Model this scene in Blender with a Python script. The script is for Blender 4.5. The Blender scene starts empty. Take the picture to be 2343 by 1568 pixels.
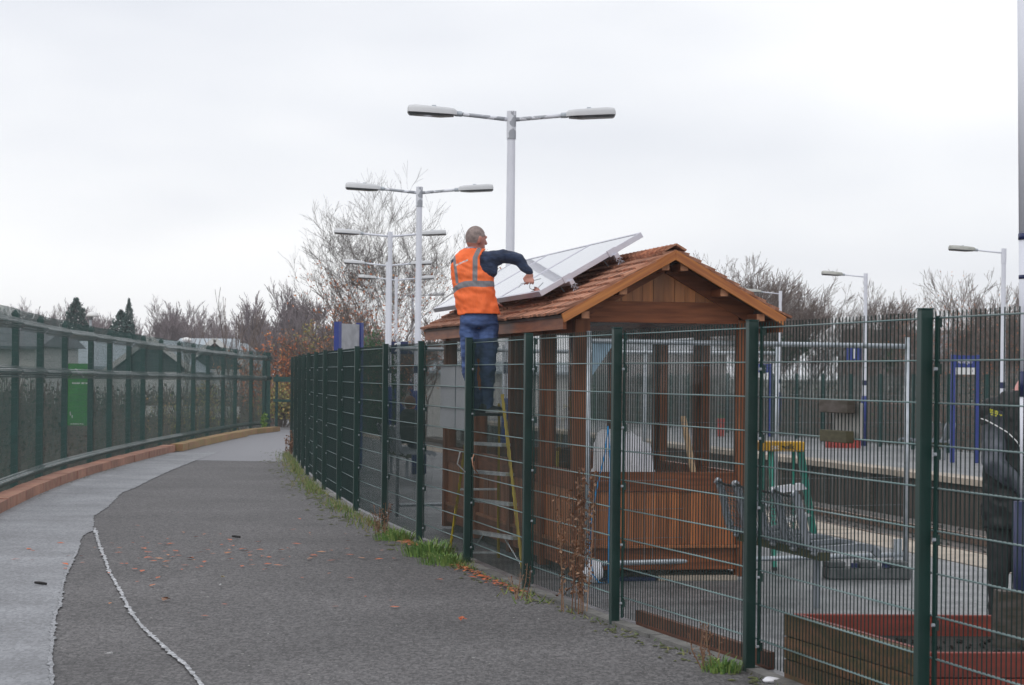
import bpy, bmesh, math, random
from mathutils import Vector, Matrix, Euler, noise as mnoise
rnd = random.Random(7)
S = bpy.context.scene
COL = S.collection
rad = math.radians

# ------------------------------------------------------------------ camera
F = 5230.0; CX = 1171.0; HV = 859.0; EYE = 1.70; ROLL = rad(0.6)
cam_d = bpy.data.cameras.new('camera'); cam = bpy.data.objects.new('camera', cam_d); COL.objects.link(cam)
cam.location = (0, 0, EYE); cam.rotation_euler = (rad(90), -ROLL, 0)
cam_d.sensor_width = 36; cam_d.lens = 36 * F / 2342.0; cam_d.shift_y = 75.0 / 2342.0
cam_d.clip_end = 6000; cam_d.clip_start = 0.2
cam_d.dof.use_dof = True; cam_d.dof.focus_distance = 19.5; cam_d.dof.aperture_fstop = 9.0
S.camera = cam

# ------------------------------------------------------------------ sky and sun
SUN_EL, SUN_AZ = rad(48), rad(215)
w = bpy.data.worlds.new('World'); S.world = w; w.use_nodes = True
nt = w.node_tree; nt.nodes.clear()
def wn(t): return nt.nodes.new(t)
sky = wn('ShaderNodeTexSky'); sky.sky_type = 'NISHITA'; sky.sun_disc = False
sky.sun_elevation = SUN_EL; sky.sun_rotation = SUN_AZ
skm = wn('ShaderNodeMix'); skm.data_type = 'RGBA'; skm.blend_type = 'MULTIPLY'; skm.inputs[0].default_value = 1
nt.links.new(sky.outputs[0], skm.inputs[6]); skm.inputs[7].default_value = (.1, .1, .1, 1)
tc = wn('ShaderNodeTexCoord'); mp = wn('ShaderNodeMapping'); mp.inputs['Scale'].default_value = (1.6, 1.6, 5)
mp.inputs['Location'].default_value = (.35, .1, .9)
nt.links.new(tc.outputs['Generated'], mp.inputs[0])
nz = wn('ShaderNodeTexNoise'); nz.inputs['Scale'].default_value = 1.5; nz.inputs['Detail'].default_value = 4; nz.inputs['Roughness'].default_value = .45
nt.links.new(mp.outputs[0], nz.inputs['Vector'])
rp = wn('ShaderNodeValToRGB')
rp.color_ramp.elements[0].position = .36; rp.color_ramp.elements[0].color = (.84, .865, .93, 1)
rp.color_ramp.elements[1].position = .60; rp.color_ramp.elements[1].color = (1.13, 1.135, 1.15, 1)
nt.links.new(nz.outputs[0], rp.inputs[0])
mx = wn('ShaderNodeMix'); mx.data_type = 'RGBA'; mx.inputs[0].default_value = .93
nt.links.new(skm.outputs[2], mx.inputs[6]); nt.links.new(rp.outputs[0], mx.inputs[7])
bg = wn('ShaderNodeBackground'); bg.inputs[1].default_value = 1.0
nt.links.new(mx.outputs[2], bg.inputs[0]); ow = wn('ShaderNodeOutputWorld'); nt.links.new(bg.outputs[0], ow.inputs[0])
sl = bpy.data.lights.new('sun', 'SUN'); sl.energy = 0.7; sl.angle = rad(25); sl.color = (1, .97, .92)
so = bpy.data.objects.new('sun', sl); COL.objects.link(so)
sd = Vector((math.sin(SUN_AZ) * math.cos(SUN_EL), math.cos(SUN_AZ) * math.cos(SUN_EL), math.sin(SUN_EL)))
so.rotation_euler = sd.to_track_quat('Z', 'Y').to_euler(); so.location = (0, 0, 30)
vs = S.view_settings; vs.view_transform = 'Standard'; vs.look = 'None'; vs.gamma = 1; vs.use_curve_mapping = False; vs.exposure = 0.0
S.render.engine = 'CYCLES'; S.cycles.max_bounces = 8; S.cycles.transparent_max_bounces = 24

# ------------------------------------------------------------------ helpers
def P(u, v, Y):
    x, y = u - CX, v - HV
    c, s = math.cos(ROLL), math.sin(ROLL)
    return Vector(((x * c + y * s) / F * Y, Y, EYE - (-x * s + y * c) / F * Y))
def G(u, v, z=0.0):
    x, y = u - CX, v - HV
    c, s = math.cos(ROLL), math.sin(ROLL)
    Y = F * (EYE - z) / (-x * s + y * c)
    return Vector(((x * c + y * s) / F * Y, Y, z))

class MB:
    def __init__(s): s.v = []; s.f = []
    def quadbox(s, pts):
        n = len(s.v); s.v += [tuple(p) for p in pts]
        s.f += [(n, n+3, n+2, n+1), (n+4, n+5, n+6, n+7), (n, n+1, n+5, n+4), (n+1, n+2, n+6, n+5), (n+2, n+3, n+7, n+6), (n+3, n, n+4, n+7)]
    def box(s, c, d, m=None):
        c = Vector(c); hx, hy, hz = d[0]/2, d[1]/2, d[2]/2
        pts = [Vector((x, y, z)) for z in (-hz, hz) for (x, y) in ((-hx, -hy), (hx, -hy), (hx, hy), (-hx, hy))]
        if m is not None: pts = [m @ p for p in pts]
        s.quadbox([c + p for p in pts]); return s
    def bx(s, x0, x1, y0, y1, z0, z1):
        return s.box(((x0+x1)/2, (y0+y1)/2, (z0+z1)/2), (x1-x0, y1-y0, z1-z0))
    def beam(s, a, b, wd, h, up=Vector((0, 0, 1))):
        a, b = Vector(a), Vector(b); d = (b-a).normalized(); sx = d.cross(up)
        if sx.length < 1e-4: sx = d.cross(Vector((0, 1, 0)))
        sx.normalize(); uu = sx.cross(d)
        pts = []
        for e in (a, b):
            pts += [e - sx*wd/2 - uu*h/2, e + sx*wd/2 - uu*h/2, e + sx*wd/2 + uu*h/2, e - sx*wd/2 + uu*h/2]
        s.quadbox(pts); return s
    def tube(s, pts, rs, n=8, cap=True):
        if not hasattr(rs, '__len__'): rs = [rs]*len(pts)
        pts = [Vector(p) for p in pts]; base = len(s.v); ref = None
        for i, p in enumerate(pts):
            d = (pts[min(i+1, len(pts)-1)] - pts[max(i-1, 0)]).normalized()
            if ref is None: ref = Vector((1, 0, 0)) if abs(d.x) < .8 else Vector((0, 1, 0))
            a = d.cross(ref).normalized(); b = d.cross(a).normalized(); ref = b.cross(d) if False else ref
            for k in range(n):
                t = 2*math.pi*k/n; q = p + (a*math.cos(t) + b*math.sin(t))*rs[i]; s.v.append((q.x, q.y, q.z))
        for i in range(len(pts)-1):
            for k in range(n):
                k2 = (k+1) % n; o = base+i*n; s.f.append((o+k, o+k2, o+n+k2, o+n+k))
        if cap:
            s.f.append(tuple(base+k for k in range(n-1, -1, -1))); s.f.append(tuple(base+(len(pts)-1)*n+k for k in range(n)))
        return s
    def loft(s, secs, n=16, cap=True):   # secs: (center, rx, ry, rotz)
        base = len(s.v)
        for c, rx, ry, rz in secs:
            c = Vector(c)
            for k in range(n):
                t = 2*math.pi*k/n; x, y = rx*math.cos(t), ry*math.sin(t)
                s.v.append((c.x + x*math.cos(rz)-y*math.sin(rz), c.y + x*math.sin(rz)+y*math.cos(rz), c.z))
        for i in range(len(secs)-1):
            for k in range(n):
                k2 = (k+1) % n; o = base+i*n; s.f.append((o+k, o+k2, o+n+k2, o+n+k))
        if cap:
            s.f.append(tuple(base+k for k in range(n-1, -1, -1))); s.f.append(tuple(base+(len(secs)-1)*n+k for k in range(n)))
        return s
    def ell(s, c, r, m=None, n=16, h=10):
        c = Vector(c); base = len(s.v)
        for i in range(1, h):
            ph = math.pi*i/h
            for k in range(n):
                t = 2*math.pi*k/n
                q = Vector((r[0]*math.sin(ph)*math.cos(t), r[1]*math.sin(ph)*math.sin(t), -r[2]*math.cos(ph)))
                if m is not None: q = m @ q
                s.v.append(tuple(c+q))
        for z in (-1, 1):
            q = Vector((0, 0, z*r[2]));  q = m @ q if m is not None else q
            s.v.append(tuple(c+q))
        b0, b1 = len(s.v)-2, len(s.v)-1
        for i in range(h-2):
            for k in range(n):
                k2 = (k+1) % n; o = base+i*n; s.f.append((o+k, o+k2, o+n+k2, o+n+k))
        for k in range(n):
            k2 = (k+1) % n
            s.f.append((b0, base+k2, base+k)); o = base+(h-2)*n; s.f.append((o+k, o+k2, b1))
        return s
    def cap(s, a, b, ra, rb, n=12):
        a, b = Vector(a), Vector(b); s.ell(a, (ra,)*3, n=n, h=8); s.ell(b, (rb,)*3, n=n, h=8); return s.tube([a, b], [ra, rb], n)
    def poly(s, pts):
        n = len(s.v); s.v += [tuple(p) for p in pts]; s.f.append(tuple(range(n, n+len(pts)))); return s
    def slab(s, pts, z0, z1):   # prism from polygon (ccw)
        n = len(s.v); k = len(pts)
        s.v += [(p[0], p[1], z0) for p in pts] + [(p[0], p[1], z1) for p in pts]
        s.f.append(tuple(range(n+k-1, n-1, -1))); s.f.append(tuple(range(n+k, n+2*k)))
        for i in range(k): j = (i+1) % k; s.f.append((n+i, n+j, n+k+j, n+k+i))
        return s
    def mesh(s, name, m, smooth=False):
        me = bpy.data.meshes.new(name); me.from_pydata(s.v, [], s.f); me.update()
        if m is not None: me.materials.append(m)
        if smooth: me.polygons.foreach_set('use_smooth', [True]*len(me.polygons))
        return me
    def build(s, name, m, parent=None, smooth=False, loc=None, rot=None, bevel=0, stuff=False):
        return obj(name, s.mesh(name, m, smooth), parent, loc, rot, bevel, stuff)

def obj(name, me, parent=None, loc=None, rot=None, bevel=0, stuff=False):
    o = bpy.data.objects.new(name, me); COL.objects.link(o)
    if parent is not None: o.parent = parent
    if loc is not None: o.location = loc
    if rot is not None: o.rotation_euler = rot
    if bevel:
        b = o.modifiers.new('bevel', 'BEVEL'); b.width = bevel; b.segments = 1 if bevel < .006 else 2; b.limit_method = 'ANGLE'
    if stuff: o['kind'] = 'stuff'
    return o
def tag(o, label=None, cat=None, group=None, kind=None):
    if label: o['label'] = label
    if cat: o['category'] = cat
    if group: o['group'] = group
    if kind: o['kind'] = kind
    return o
def thing(name, label, cat, loc=(0, 0, 0), rz=0, group=None):
    o = bpy.data.objects.new(name, None); COL.objects.link(o); o.location = loc; o.rotation_euler = (0, 0, rz)
    o.empty_display_size = .1
    return tag(o, label, cat, group)
def copy_tree(o, parent=None):
    c = o.copy(); COL.objects.link(c)
    if parent is not None: c.parent = parent
    for ch in list(o.children): copy_tree(ch, c)
    return c
def struct(o): o['kind'] = 'structure'; return o

# ------------------------------------------------------------------ materials
def mat(name, c1, c2=None, rough=.6, metal=0, nscale=6, detail=5, bump=0, bscale=40, stretch=(1, 1, 1), rand=0, spec=.5,
        speck=None, coat=0, trans=0, alpha=1, broad=0, grain=None, contrast=(.35, .65), sheen=0):
    m = bpy.data.materials.new(name); m.use_nodes = True; t = m.node_tree; N = t.nodes; L = t.links
    b = N['Principled BSDF']; b.inputs['Roughness'].default_value = rough; b.inputs['Metallic'].default_value = metal
    b.inputs['Specular IOR Level'].default_value = spec; b.inputs['Coat Weight'].default_value = coat
    b.inputs['Sheen Weight'].default_value = sheen
    b.inputs['Transmission Weight'].default_value = trans
    if trans: b.inputs['IOR'].default_value = 1.01 if trans < 1 else 1.45
    c2 = c2 or tuple(x*.7 for x in c1)
    tc = N.new('ShaderNodeTexCoord'); mp = N.new('ShaderNodeMapping'); mp.inputs['Scale'].default_value = stretch
    L.new(tc.outputs['Object'], mp.inputs[0])
    nz = N.new('ShaderNodeTexNoise'); nz.inputs['Scale'].default_value = nscale; nz.inputs['Detail'].default_value = detail
    vec = mp.outputs[0]
    if rand:
        oi = N.new('ShaderNodeObjectInfo'); ad = N.new('ShaderNodeVectorMath'); ad.operation = 'MULTIPLY_ADD'
        cm = N.new('ShaderNodeCombineXYZ'); 
        for k in range(3): L.new(oi.outputs['Random'], cm.inputs[k])
        L.new(cm.outputs[0], ad.inputs[0]); ad.inputs[1].default_value = (37, 53, 71); L.new(mp.outputs[0], ad.inputs[2]); vec = ad.outputs[0]
    L.new(vec, nz.inputs['Vector'])
    r = N.new('ShaderNodeValToRGB'); r.color_ramp.elements[0].position = contrast[0]; r.color_ramp.elements[1].position = contrast[1]
    r.color_ramp.elements[0].color = (*c2, 1); r.color_ramp.elements[1].color = (*c1, 1); L.new(nz.outputs[0], r.inputs[0])
    out = r.outputs[0]
    if speck:
        sc, amt, col = speck
        n2 = N.new('ShaderNodeTexNoise'); n2.inputs['Scale'].default_value = sc; n2.inputs['Detail'].default_value = 3; L.new(tc.outputs['Object'], n2.inputs['Vector'])
        r2 = N.new('ShaderNodeValToRGB'); r2.color_ramp.elements[0].position = .5; r2.color_ramp.elements[1].position = .68
        L.new(n2.outputs[0], r2.inputs[0]); mm = N.new('ShaderNodeMath'); mm.operation = 'MULTIPLY'; mm.inputs[1].default_value = amt; L.new(r2.outputs[0], mm.inputs[0])
        mi = N.new('ShaderNodeMix'); mi.data_type = 'RGBA'; L.new(mm.outputs[0], mi.inputs[0]); L.new(out, mi.inputs[6]); mi.inputs[7].default_value = (*col, 1); out = mi.outputs[2]
    if grain:
        mg = N.new('ShaderNodeMapping'); mg.inputs['Scale'].default_value = (grain[0], grain[1], grain[0]); L.new(tc.outputs['Object'], mg.inputs[0])
        vo = N.new('ShaderNodeTexVoronoi'); vo.inputs['Scale'].default_value = 1; L.new(mg.outputs[0], vo.inputs['Vector']); sr = N.new('ShaderNodeSeparateColor'); L.new(vo.outputs['Color'], sr.inputs[0])
        mr = N.new('ShaderNodeMapRange'); mr.inputs[3].default_value = 1-grain[2]; mr.inputs[4].default_value = 1+grain[2]; L.new(sr.outputs[0], mr.inputs[0])
        pw_ = N.new('ShaderNodeMath'); pw_.operation = 'POWER'; pw_.inputs[1].default_value = 1.3; L.new(mr.outputs[0], pw_.inputs[0]); hg_ = N.new('ShaderNodeHueSaturation'); L.new(pw_.outputs[0], hg_.inputs['Value']); L.new(out, hg_.inputs['Color']); out = hg_.outputs[0]
    if broad:
        n5 = N.new('ShaderNodeTexNoise'); n5.inputs['Scale'].default_value = .55; n5.inputs['Detail'].default_value = 4; L.new(tc.outputs['Object'], n5.inputs['Vector'])
        h5 = N.new('ShaderNodeHueSaturation'); m5 = N.new('ShaderNodeMapRange'); m5.inputs[1].default_value = .3; m5.inputs[2].default_value = .7; m5.inputs[3].default_value = 1-broad; m5.inputs[4].default_value = 1+broad
        L.new(n5.outputs[0], m5.inputs[0]); L.new(m5.outputs[0], h5.inputs['Value']); L.new(out, h5.inputs['Color']); out = h5.outputs[0]
    if rand:
        hs = N.new('ShaderNodeHueSaturation'); ma = N.new('ShaderNodeMapRange'); ma.inputs[3].default_value = 1-rand; ma.inputs[4].default_value = 1+rand
        L.new(oi.outputs['Random'], ma.inputs[0]); L.new(ma.outputs[0], hs.inputs['Value']); L.new(out, hs.inputs['Color']); out = hs.outputs[0]
    L.new(out, b.inputs['Base Color'])
    if bump:
        n3 = N.new('ShaderNodeTexNoise'); n3.inputs['Scale'].default_value = bscale; n3.inputs['Detail'].default_value = 4; L.new(vec, n3.inputs['Vector'])
        bp = N.new('ShaderNodeBump'); bp.inputs['Strength'].default_value = bump; bp.inputs['Distance'].default_value = .02
        L.new(n3.outputs[0], bp.inputs['Height']); L.new(bp.outputs[0], b.inputs['Normal'])
    return m
def leafmat(name, c1, c2, c3=None):
    m = bpy.data.materials.new(name); m.use_nodes = True; t = m.node_tree; N = t.nodes; L = t.links; b = N['Principled BSDF']
    g = N.new('ShaderNodeNewGeometry'); r = N.new('ShaderNodeValToRGB'); r.color_ramp.elements[0].color = (*c1, 1); r.color_ramp.elements[1].color = (*c2, 1)
    if c3: e = r.color_ramp.elements.new(.5); e.color = (*c3, 1)
    L.new(g.outputs['Random Per Island'], r.inputs[0]); L.new(r.outputs[0], b.inputs['Base Color']); b.inputs['Roughness'].default_value = .65
    return m
def glassmat(name, tint=(1, 1, 1), refl=.08):
    m = bpy.data.materials.new(name); m.use_nodes = True; t = m.node_tree; N = t.nodes; L = t.links; N.clear()
    o = N.new('ShaderNodeOutputMaterial'); tr = N.new('ShaderNodeBsdfTransparent'); tr.inputs[0].default_value = (*tint, 1)
    gl = N.new('ShaderNodeBsdfGlossy'); gl.inputs['Roughness'].default_value = .03; mi = N.new('ShaderNodeMixShader')
    fr = N.new('ShaderNodeFresnel'); fr.inputs[0].default_value = 1.45; ge = N.new('ShaderNodeNewGeometry'); mu = N.new('ShaderNodeMath'); mu.operation = 'MULTIPLY_ADD'
    L.new(ge.outputs['Backfacing'], mu.inputs[0]); mu.inputs[1].default_value = -1; mu.inputs[2].default_value = 1; m2 = N.new('ShaderNodeMath'); m2.operation = 'MULTIPLY'; L.new(mu.outputs[0], m2.inputs[0]); L.new(fr.outputs[0], m2.inputs[1])
    L.new(m2.outputs[0], mi.inputs[0]); L.new(tr.outputs[0], mi.inputs[1]); L.new(gl.outputs[0], mi.inputs[2]); L.new(mi.outputs[0], o.inputs[0])
    return m

ASPH = mat('asphalt', (.112, .107, .108), (.072, .069, .071), rough=.78, nscale=14, detail=11, bump=.3, bscale=60, contrast=(.36, .64), broad=.20, grain=(75, 26, .40))
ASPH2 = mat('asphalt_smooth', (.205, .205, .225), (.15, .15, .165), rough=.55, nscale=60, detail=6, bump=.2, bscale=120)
ASPH3 = mat('asphalt_platform', (.205, .207, .218), (.10, .102, .11), rough=.45, nscale=3.0, detail=12, bump=.3, bscale=70, speck=(40, .2, (.22, .22, .23)), broad=.3, grain=(60, 22, .3))
CONC = mat('concrete_strip', (.225, .232, .25), (.165, .17, .183), rough=.55, nscale=1.1, detail=10, bump=.12, bscale=90, speck=(45, .25, (.14, .14, .15)), broad=.12, grain=(60, 20, .22))
LINE = mat('cement_line', (.48, .49, .51), (.2, .205, .22), rough=.75, nscale=22, detail=9, bump=.2, grain=(60, 22, .3))
LINE2 = mat('cement_edge', (.29, .30, .32), (.2, .205, .22), rough=.7, nscale=22, grain=(60, 22, .25))
KERB = mat('terracotta_kerb', (.36, .17, .115), (.25, .105, .07), rough=.75, nscale=5, rand=.15, bump=.3, speck=(9, .35, (.26, .2, .1)))
KERBM = mat('mossy_kerb', (.30, .15, .08), (.24, .19, .06), rough=.8, nscale=6, rand=.15, bump=.3)
GREEN = mat('green_paint', (.0075, .040, .033), (.005, .028, .023), rough=.38, nscale=3, rand=.08, spec=.5)
GREENW = mat('green_wire_sky_lit', (.17, .26, .26), (.12, .20, .20), rough=.32, nscale=5, spec=.8)  # horizontal wires: skylight on their tops put into a paler green
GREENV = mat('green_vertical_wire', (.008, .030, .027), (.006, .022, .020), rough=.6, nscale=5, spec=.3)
GREENL = mat('green_paint_faded', (.012, .066, .060), (.008, .044, .040), rough=.5, nscale=3, spec=.4)
GREENF = mat('green_fold_sky_glint', (.040, .120, .116), (.028, .088, .084), rough=.35, nscale=3, spec=.9, coat=.8)  # lighter, glossier copy of the fence paint, imitating sky glint on the folds
WHITEP = mat('white_pole_paint', (.80, .82, .90), (.72, .74, .82), rough=.4, nscale=1.2, speck=None)
GALV = mat('galvanised', (.52, .56, .61), (.40, .44, .48), rough=.4, metal=.4, nscale=14)
PEEL = mat('peeling_white_paint', (.74, .76, .82), (.36, .38, .42), rough=.55, nscale=9, contrast=(.47, .5))
LHEAD = mat('lamp_head_grp', (.62, .63, .65), (.53, .54, .56), rough=.5, nscale=2.5)
LHEAD2 = mat('lamp_head_weathered', (.46, .46, .43), (.26, .27, .24), rough=.6, nscale=7)
LENS = mat('lamp_lens', (.10, .105, .11), (.05, .055, .06), rough=.12, spec=1)
RUBBER = mat('grey_rubber', (.12, .125, .13), (.07, .075, .08), rough=.8, nscale=12, bump=.2)
BLUE = mat('rail_blue', (.022, .045, .26), (.016, .034, .20), rough=.35, nscale=2)
NAVY = mat('navy_pole_band', (.012, .022, .10), rough=.35)
WHITE = mat('white_print', (.78, .78, .78), (.72, .72, .72), rough=.5)
GABLEW = mat('gable_cedar', (.50, .185, .046), (.29, .10, .024), rough=.42, nscale=4, stretch=(7, 7, .5), rand=.3, coat=.1, contrast=(.3, .7))
SHING = mat('cedar_shingle', (.52, .255, .160), (.27, .105, .060), rough=.78, nscale=5, stretch=(9, .7, 2), rand=.40, bump=.5, bscale=22, contrast=(.3, .7))
BARGE = mat('varnished_cedar', (.52, .19, .036), (.33, .095, .018), rough=.35, nscale=4, stretch=(.5, 5, 11), rand=.06, coat=.15)
TIMB = mat('red_timber', (.275, .098, .040), (.165, .054, .022), rough=.5, nscale=5, stretch=(5, 5, .5), rand=.18, spec=.3)
TIMBH = mat('red_timber_horizontal', (.275, .092, .036), (.165, .050, .020), rough=.5, nscale=5, stretch=(.6, .6, 6), rand=.15, spec=.3)
BOARD = mat('cedar_board', (.41, .150, .050), (.23, .074, .026), rough=.42, nscale=4, stretch=(7, 7, .5), rand=.3, coat=.1, contrast=(.3, .7))
ENDG = mat('timber_end_grain', (.50, .24, .13), (.33, .14, .07), rough=.7, nscale=20)
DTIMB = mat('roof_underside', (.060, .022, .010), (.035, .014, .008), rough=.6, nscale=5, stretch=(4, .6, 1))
ALU = mat('aluminium', (.66, .66, .73), (.58, .58, .65), rough=.33, metal=.75, nscale=3)
PVBACK = mat('panel_backsheet', (.6, .6, .62), rough=.6)
GLASS = glassmat('window_glass')
WSACK = mat('white_sacking', (.84, .84, .88), (.72, .72, .78), rough=.75, nscale=4, bump=.4, bscale=9)
SKIN = mat('skin', (.52, .24, .18), (.44, .17, .125), rough=.5, nscale=6)
HAIR = mat('cropped_grey_hair', (.36, .285, .265), (.19, .15, .14), rough=.85, nscale=30, bump=.5, bscale=150, contrast=(.3, .7))
NAVYF = mat('navy_fleece', (.026, .045, .10), (.013, .022, .05), rough=.9, nscale=9, bump=.9, bscale=9, sheen=.1, stretch=(1.5, 1, 3))
DENIM = mat('blue_denim', (.070, .125, .30), (.022, .045, .13), rough=.8, nscale=7, bump=.8, bscale=10, stretch=(1, 1, 2.5))
BOOT = mat('dark_boot', (.02, .02, .022), rough=.5)
YEL = mat('yellow_fibreglass', (.52, .40, .02), (.42, .30, .015), rough=.4)
TREAD = mat('aluminium_tread', (.66, .69, .70), (.5, .53, .55), rough=.45, metal=.2, nscale=25)
LADG = mat('green_fibreglass', (.04, .44, .32), (.03, .34, .25), rough=.4)
LADY = mat('yellow_ladder_cap', (.75, .42, .015), (.68, .36, .01), rough=.4)
GREYB = mat('grey_sheet', (.62, .63, .67), (.56, .57, .60), rough=.6, nscale=1.5)
BENCHM = mat('dark_grey_metal', (.27, .29, .325), (.20, .22, .25), rough=.45, metal=.2)
BENCHD = mat('dark_perforated_metal', (.13, .14, .155), (.09, .10, .11), rough=.5, metal=.2)
BENCHL = mat('worn_bright_steel', (.52, .54, .57), (.4, .42, .45), rough=.35, metal=.6)
MOSSW = mat('mossy_dark_beam', (.05, .05, .035), (.075, .08, .03), rough=.85, nscale=14)
MESHM = mat('galvanised_wire', (.26, .29, .31), rough=.4, metal=.5)
PLANT_R = mat('red_stained_board', (.24, .038, .022), (.16, .028, .017), rough=.6, nscale=5, stretch=(.5, .5, 4), rand=.15)
PLANT_M = mat('mossy_sleeper', (.15, .072, .034), (.065, .055, .020), rough=.85, nscale=7, stretch=(.7, .7, 3), rand=.2, bump=.3)
SOIL = mat('dark_soil', (.03, .022, .018), (.014, .011, .009), rough=.95, nscale=18, bump=1, bscale=30)
OLDW = mat('weathered_plank', (.115, .095, .085), (.06, .05, .035), rough=.85, nscale=8, stretch=(1, 1, 4), rand=.15)
PALEW = mat('pale_grey_board', (.55, .53, .50), (.42, .40, .38), rough=.8, nscale=8, stretch=(4, 4, .7))
RAWW = mat('raw_pine', (.60, .42, .26), (.5, .34, .2), rough=.7, nscale=6, stretch=(5, 5, .7))
COPING = mat('pale_coping_stone', (.44, .37, .30), (.33, .28, .23), rough=.7, nscale=6, rand=.12, bump=.2)
PWALL = mat('platform_timber_wall', (.085, .062, .048), (.034, .026, .021), rough=.85, nscale=3, stretch=(5, 5, .6), rand=.25)
BALL = mat('track_ballast', (.13, .11, .10), (.05, .042, .038), rough=.9, nscale=14, bump=1, bscale=24)
RAIL = mat('rail_steel', (.22, .14, .10), (.12, .08, .06), rough=.5, metal=.5)
EARTH = mat('scrub_ground', (.085, .062, .04), (.045, .05, .022), rough=.95, nscale=.8, detail=8, bump=.5, bscale=4)
BARK = mat('bark', (.17, .145, .135), (.10, .085, .078), rough=.9, nscale=20)
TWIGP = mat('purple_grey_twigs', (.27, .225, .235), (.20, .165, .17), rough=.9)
TWIGB = mat('brown_twigs', (.21, .165, .145), (.13, .10, .085), rough=.9)
LORAN = leafmat('orange_leaves', (.56, .18, .06), (.60, .30, .11), (.48, .14, .06))
LYEL = leafmat('yellow_olive_leaves', (.42, .38, .11), (.56, .32, .09), (.30, .32, .10))
LGREEN = leafmat('evergreen_leaves', (.030, .085, .035), (.07, .15, .06))
LCONI = leafmat('conifer_needles', (.022, .058, .052), (.045, .095, .080))
GRASS = leafmat('grass_blades', (.09, .20, .04), (.26, .36, .09), (.14, .26, .05))
MOSS = mat('moss', (.12, .14, .04), (.08, .085, .045), rough=.95, nscale=30, bump=1, bscale=90)
DEADW = leafmat('dead_weed', (.20, .10, .05), (.33, .20, .12), (.14, .06, .03))
LITTER = leafmat('leaf_litter', (.62, .14, .03), (.50, .22, .09), (.42, .09, .03))
SLATE = mat('slate_roof', (.16, .17, .19), (.12, .125, .14), rough=.6, nscale=3)
SLATE2 = mat('pale_blue_roof', (.36, .42, .46), (.30, .35, .39), rough=.5)
DGREEN = mat('dark_green_cladding', (.055, .085, .085), (.045, .07, .07), rough=.7)
RENDERW = mat('white_render', (.62, .62, .60), (.54, .54, .52), rough=.8)
BRICK = mat('brown_brick', (.17, .085, .06), (.12, .065, .05), rough=.9, nscale=12)
STONE = mat('stone_gable', (.22, .20, .19), (.15, .135, .13), rough=.9, nscale=6)
WIN = mat('window_dark', (.03, .035, .04), rough=.1, spec=1)
SIGNG = mat('green_sign', (.050, .26, .050), (.040, .21, .042), rough=.45)
ROPE = mat('blue_rope', (.03, .28, .62), rough=.6)
BLUEC = mat('blue_tarpaulin', (.04, .14, .62), (.02, .08, .42), rough=.5, nscale=7)
BLACKJ = mat('black_jacket', (.012, .012, .014), (.007, .007, .008), rough=.6, nscale=7, bump=.8, bscale=8, stretch=(1, 1, .5))
SLEEVE = mat('charcoal_sleeve', (.11, .12, .15), (.022, .025, .034), rough=.55, nscale=6, bump=.8, bscale=8, stretch=(2, 2, .5))
YLOGO = mat('yellow_print', (.62, .60, .04), rough=.6)
BLKP = mat('black_print', (.02, .02, .02), rough=.6)
WCOL = mat('pale_collar', (.52, .47, .56), rough=.8)
RED = mat('red_tub', (.42, .05, .035), rough=.6)
BINB = mat('dark_blue_steel', (.012, .02, .085), rough=.4)

# ------------------------------------------------------------------ text
def text(s, size, m, parent, loc, rot, name='lettering', align='CENTER', ext=.0015, sx=1):
    cu = bpy.data.curves.new('txt', 'FONT'); cu.body = s; cu.size = size; cu.align_x = align; cu.align_y = 'CENTER'; cu.extrude = ext; cu.offset = size*.012
    t = bpy.data.objects.new('txt', cu); COL.objects.link(t); dg = bpy.context.evaluated_depsgraph_get()
    me = bpy.data.meshes.new_from_object(t.evaluated_get(dg)); bpy.data.objects.remove(t); bpy.data.curves.remove(cu)
    me.materials.clear(); me.materials.append(m); o = obj(name, me, parent, loc, rot); o.scale = (sx, 1, 1); return o

# ------------------------------------------------------------------ ground and setting
earth = MB(); earth.poly([(-3000, -400, -1.7), (3000, -400, -1.7), (3000, 5000, -1.7), (-3000, 5000, -1.7)])
struct(earth.build('ground', EARTH))
KL = [(-2.6, 6.0), (-3.6, 12), (-4.6, 17), (-5.4, 22), (-6.05, 27.0), (-6.43, 30.7), (-6.70, 34.1), (-6.88, 37.2), (-7.02, 41), (-7.10, 44.7), (-7.18, 48.5), (-7.24, 52.8), (-7.24, 58), (-7.12, 63.5), (-6.75, 66.8)]
def interp(L, y):
    for (x0, y0), (x1, y1) in zip(L, L[1:]):
        if y0 <= y <= y1: return x0 + (x1-x0)*(y-y0)/(y1-y0)
    return L[0][0] if y < L[0][1] else L[-1][0]
# the right fence: posts on rays of the photograph, 2.525 m apart
rays = [(2112, 1100), (1717, 1100), (1408, 1090), (1206, 1060), (1070, 1030), (961, 1010), (880, 1000), (815, 980), (776, 970), (742, 960), (721, 955), (704, 950), (693, 950), (684, 950), (675, 948), (667, 945)]
FP = []; cur = P(rays[0][0], rays[0][1], 10.78); cur.z = 0; FP.append(cur)
for u, v in rays[1:]:
    y = cur.y + 1.2
    while True:
        q = P(u, v, y); q.z = 0
        if (q-cur).length >= 2.525 or y > 90: break
        y += .01
    FP.append(q); cur = q
d0 = (FP[0]-FP[1]).normalized(); FP.insert(0, FP[0] + d0*2.525); FP.insert(0, FP[0] + d0*2.525)
FPL = sorted([(p.x, p.y) for p in FP], key=lambda a: a[1])
def fence_x(y): return interp(FPL, y)
ys = [4 + i*1.5 for i in range(44)]
pl = [(interp(KL, y)-.25, y) for y in ys]; pr = [(fence_x(y)+.05, y) for y in ys]
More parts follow.
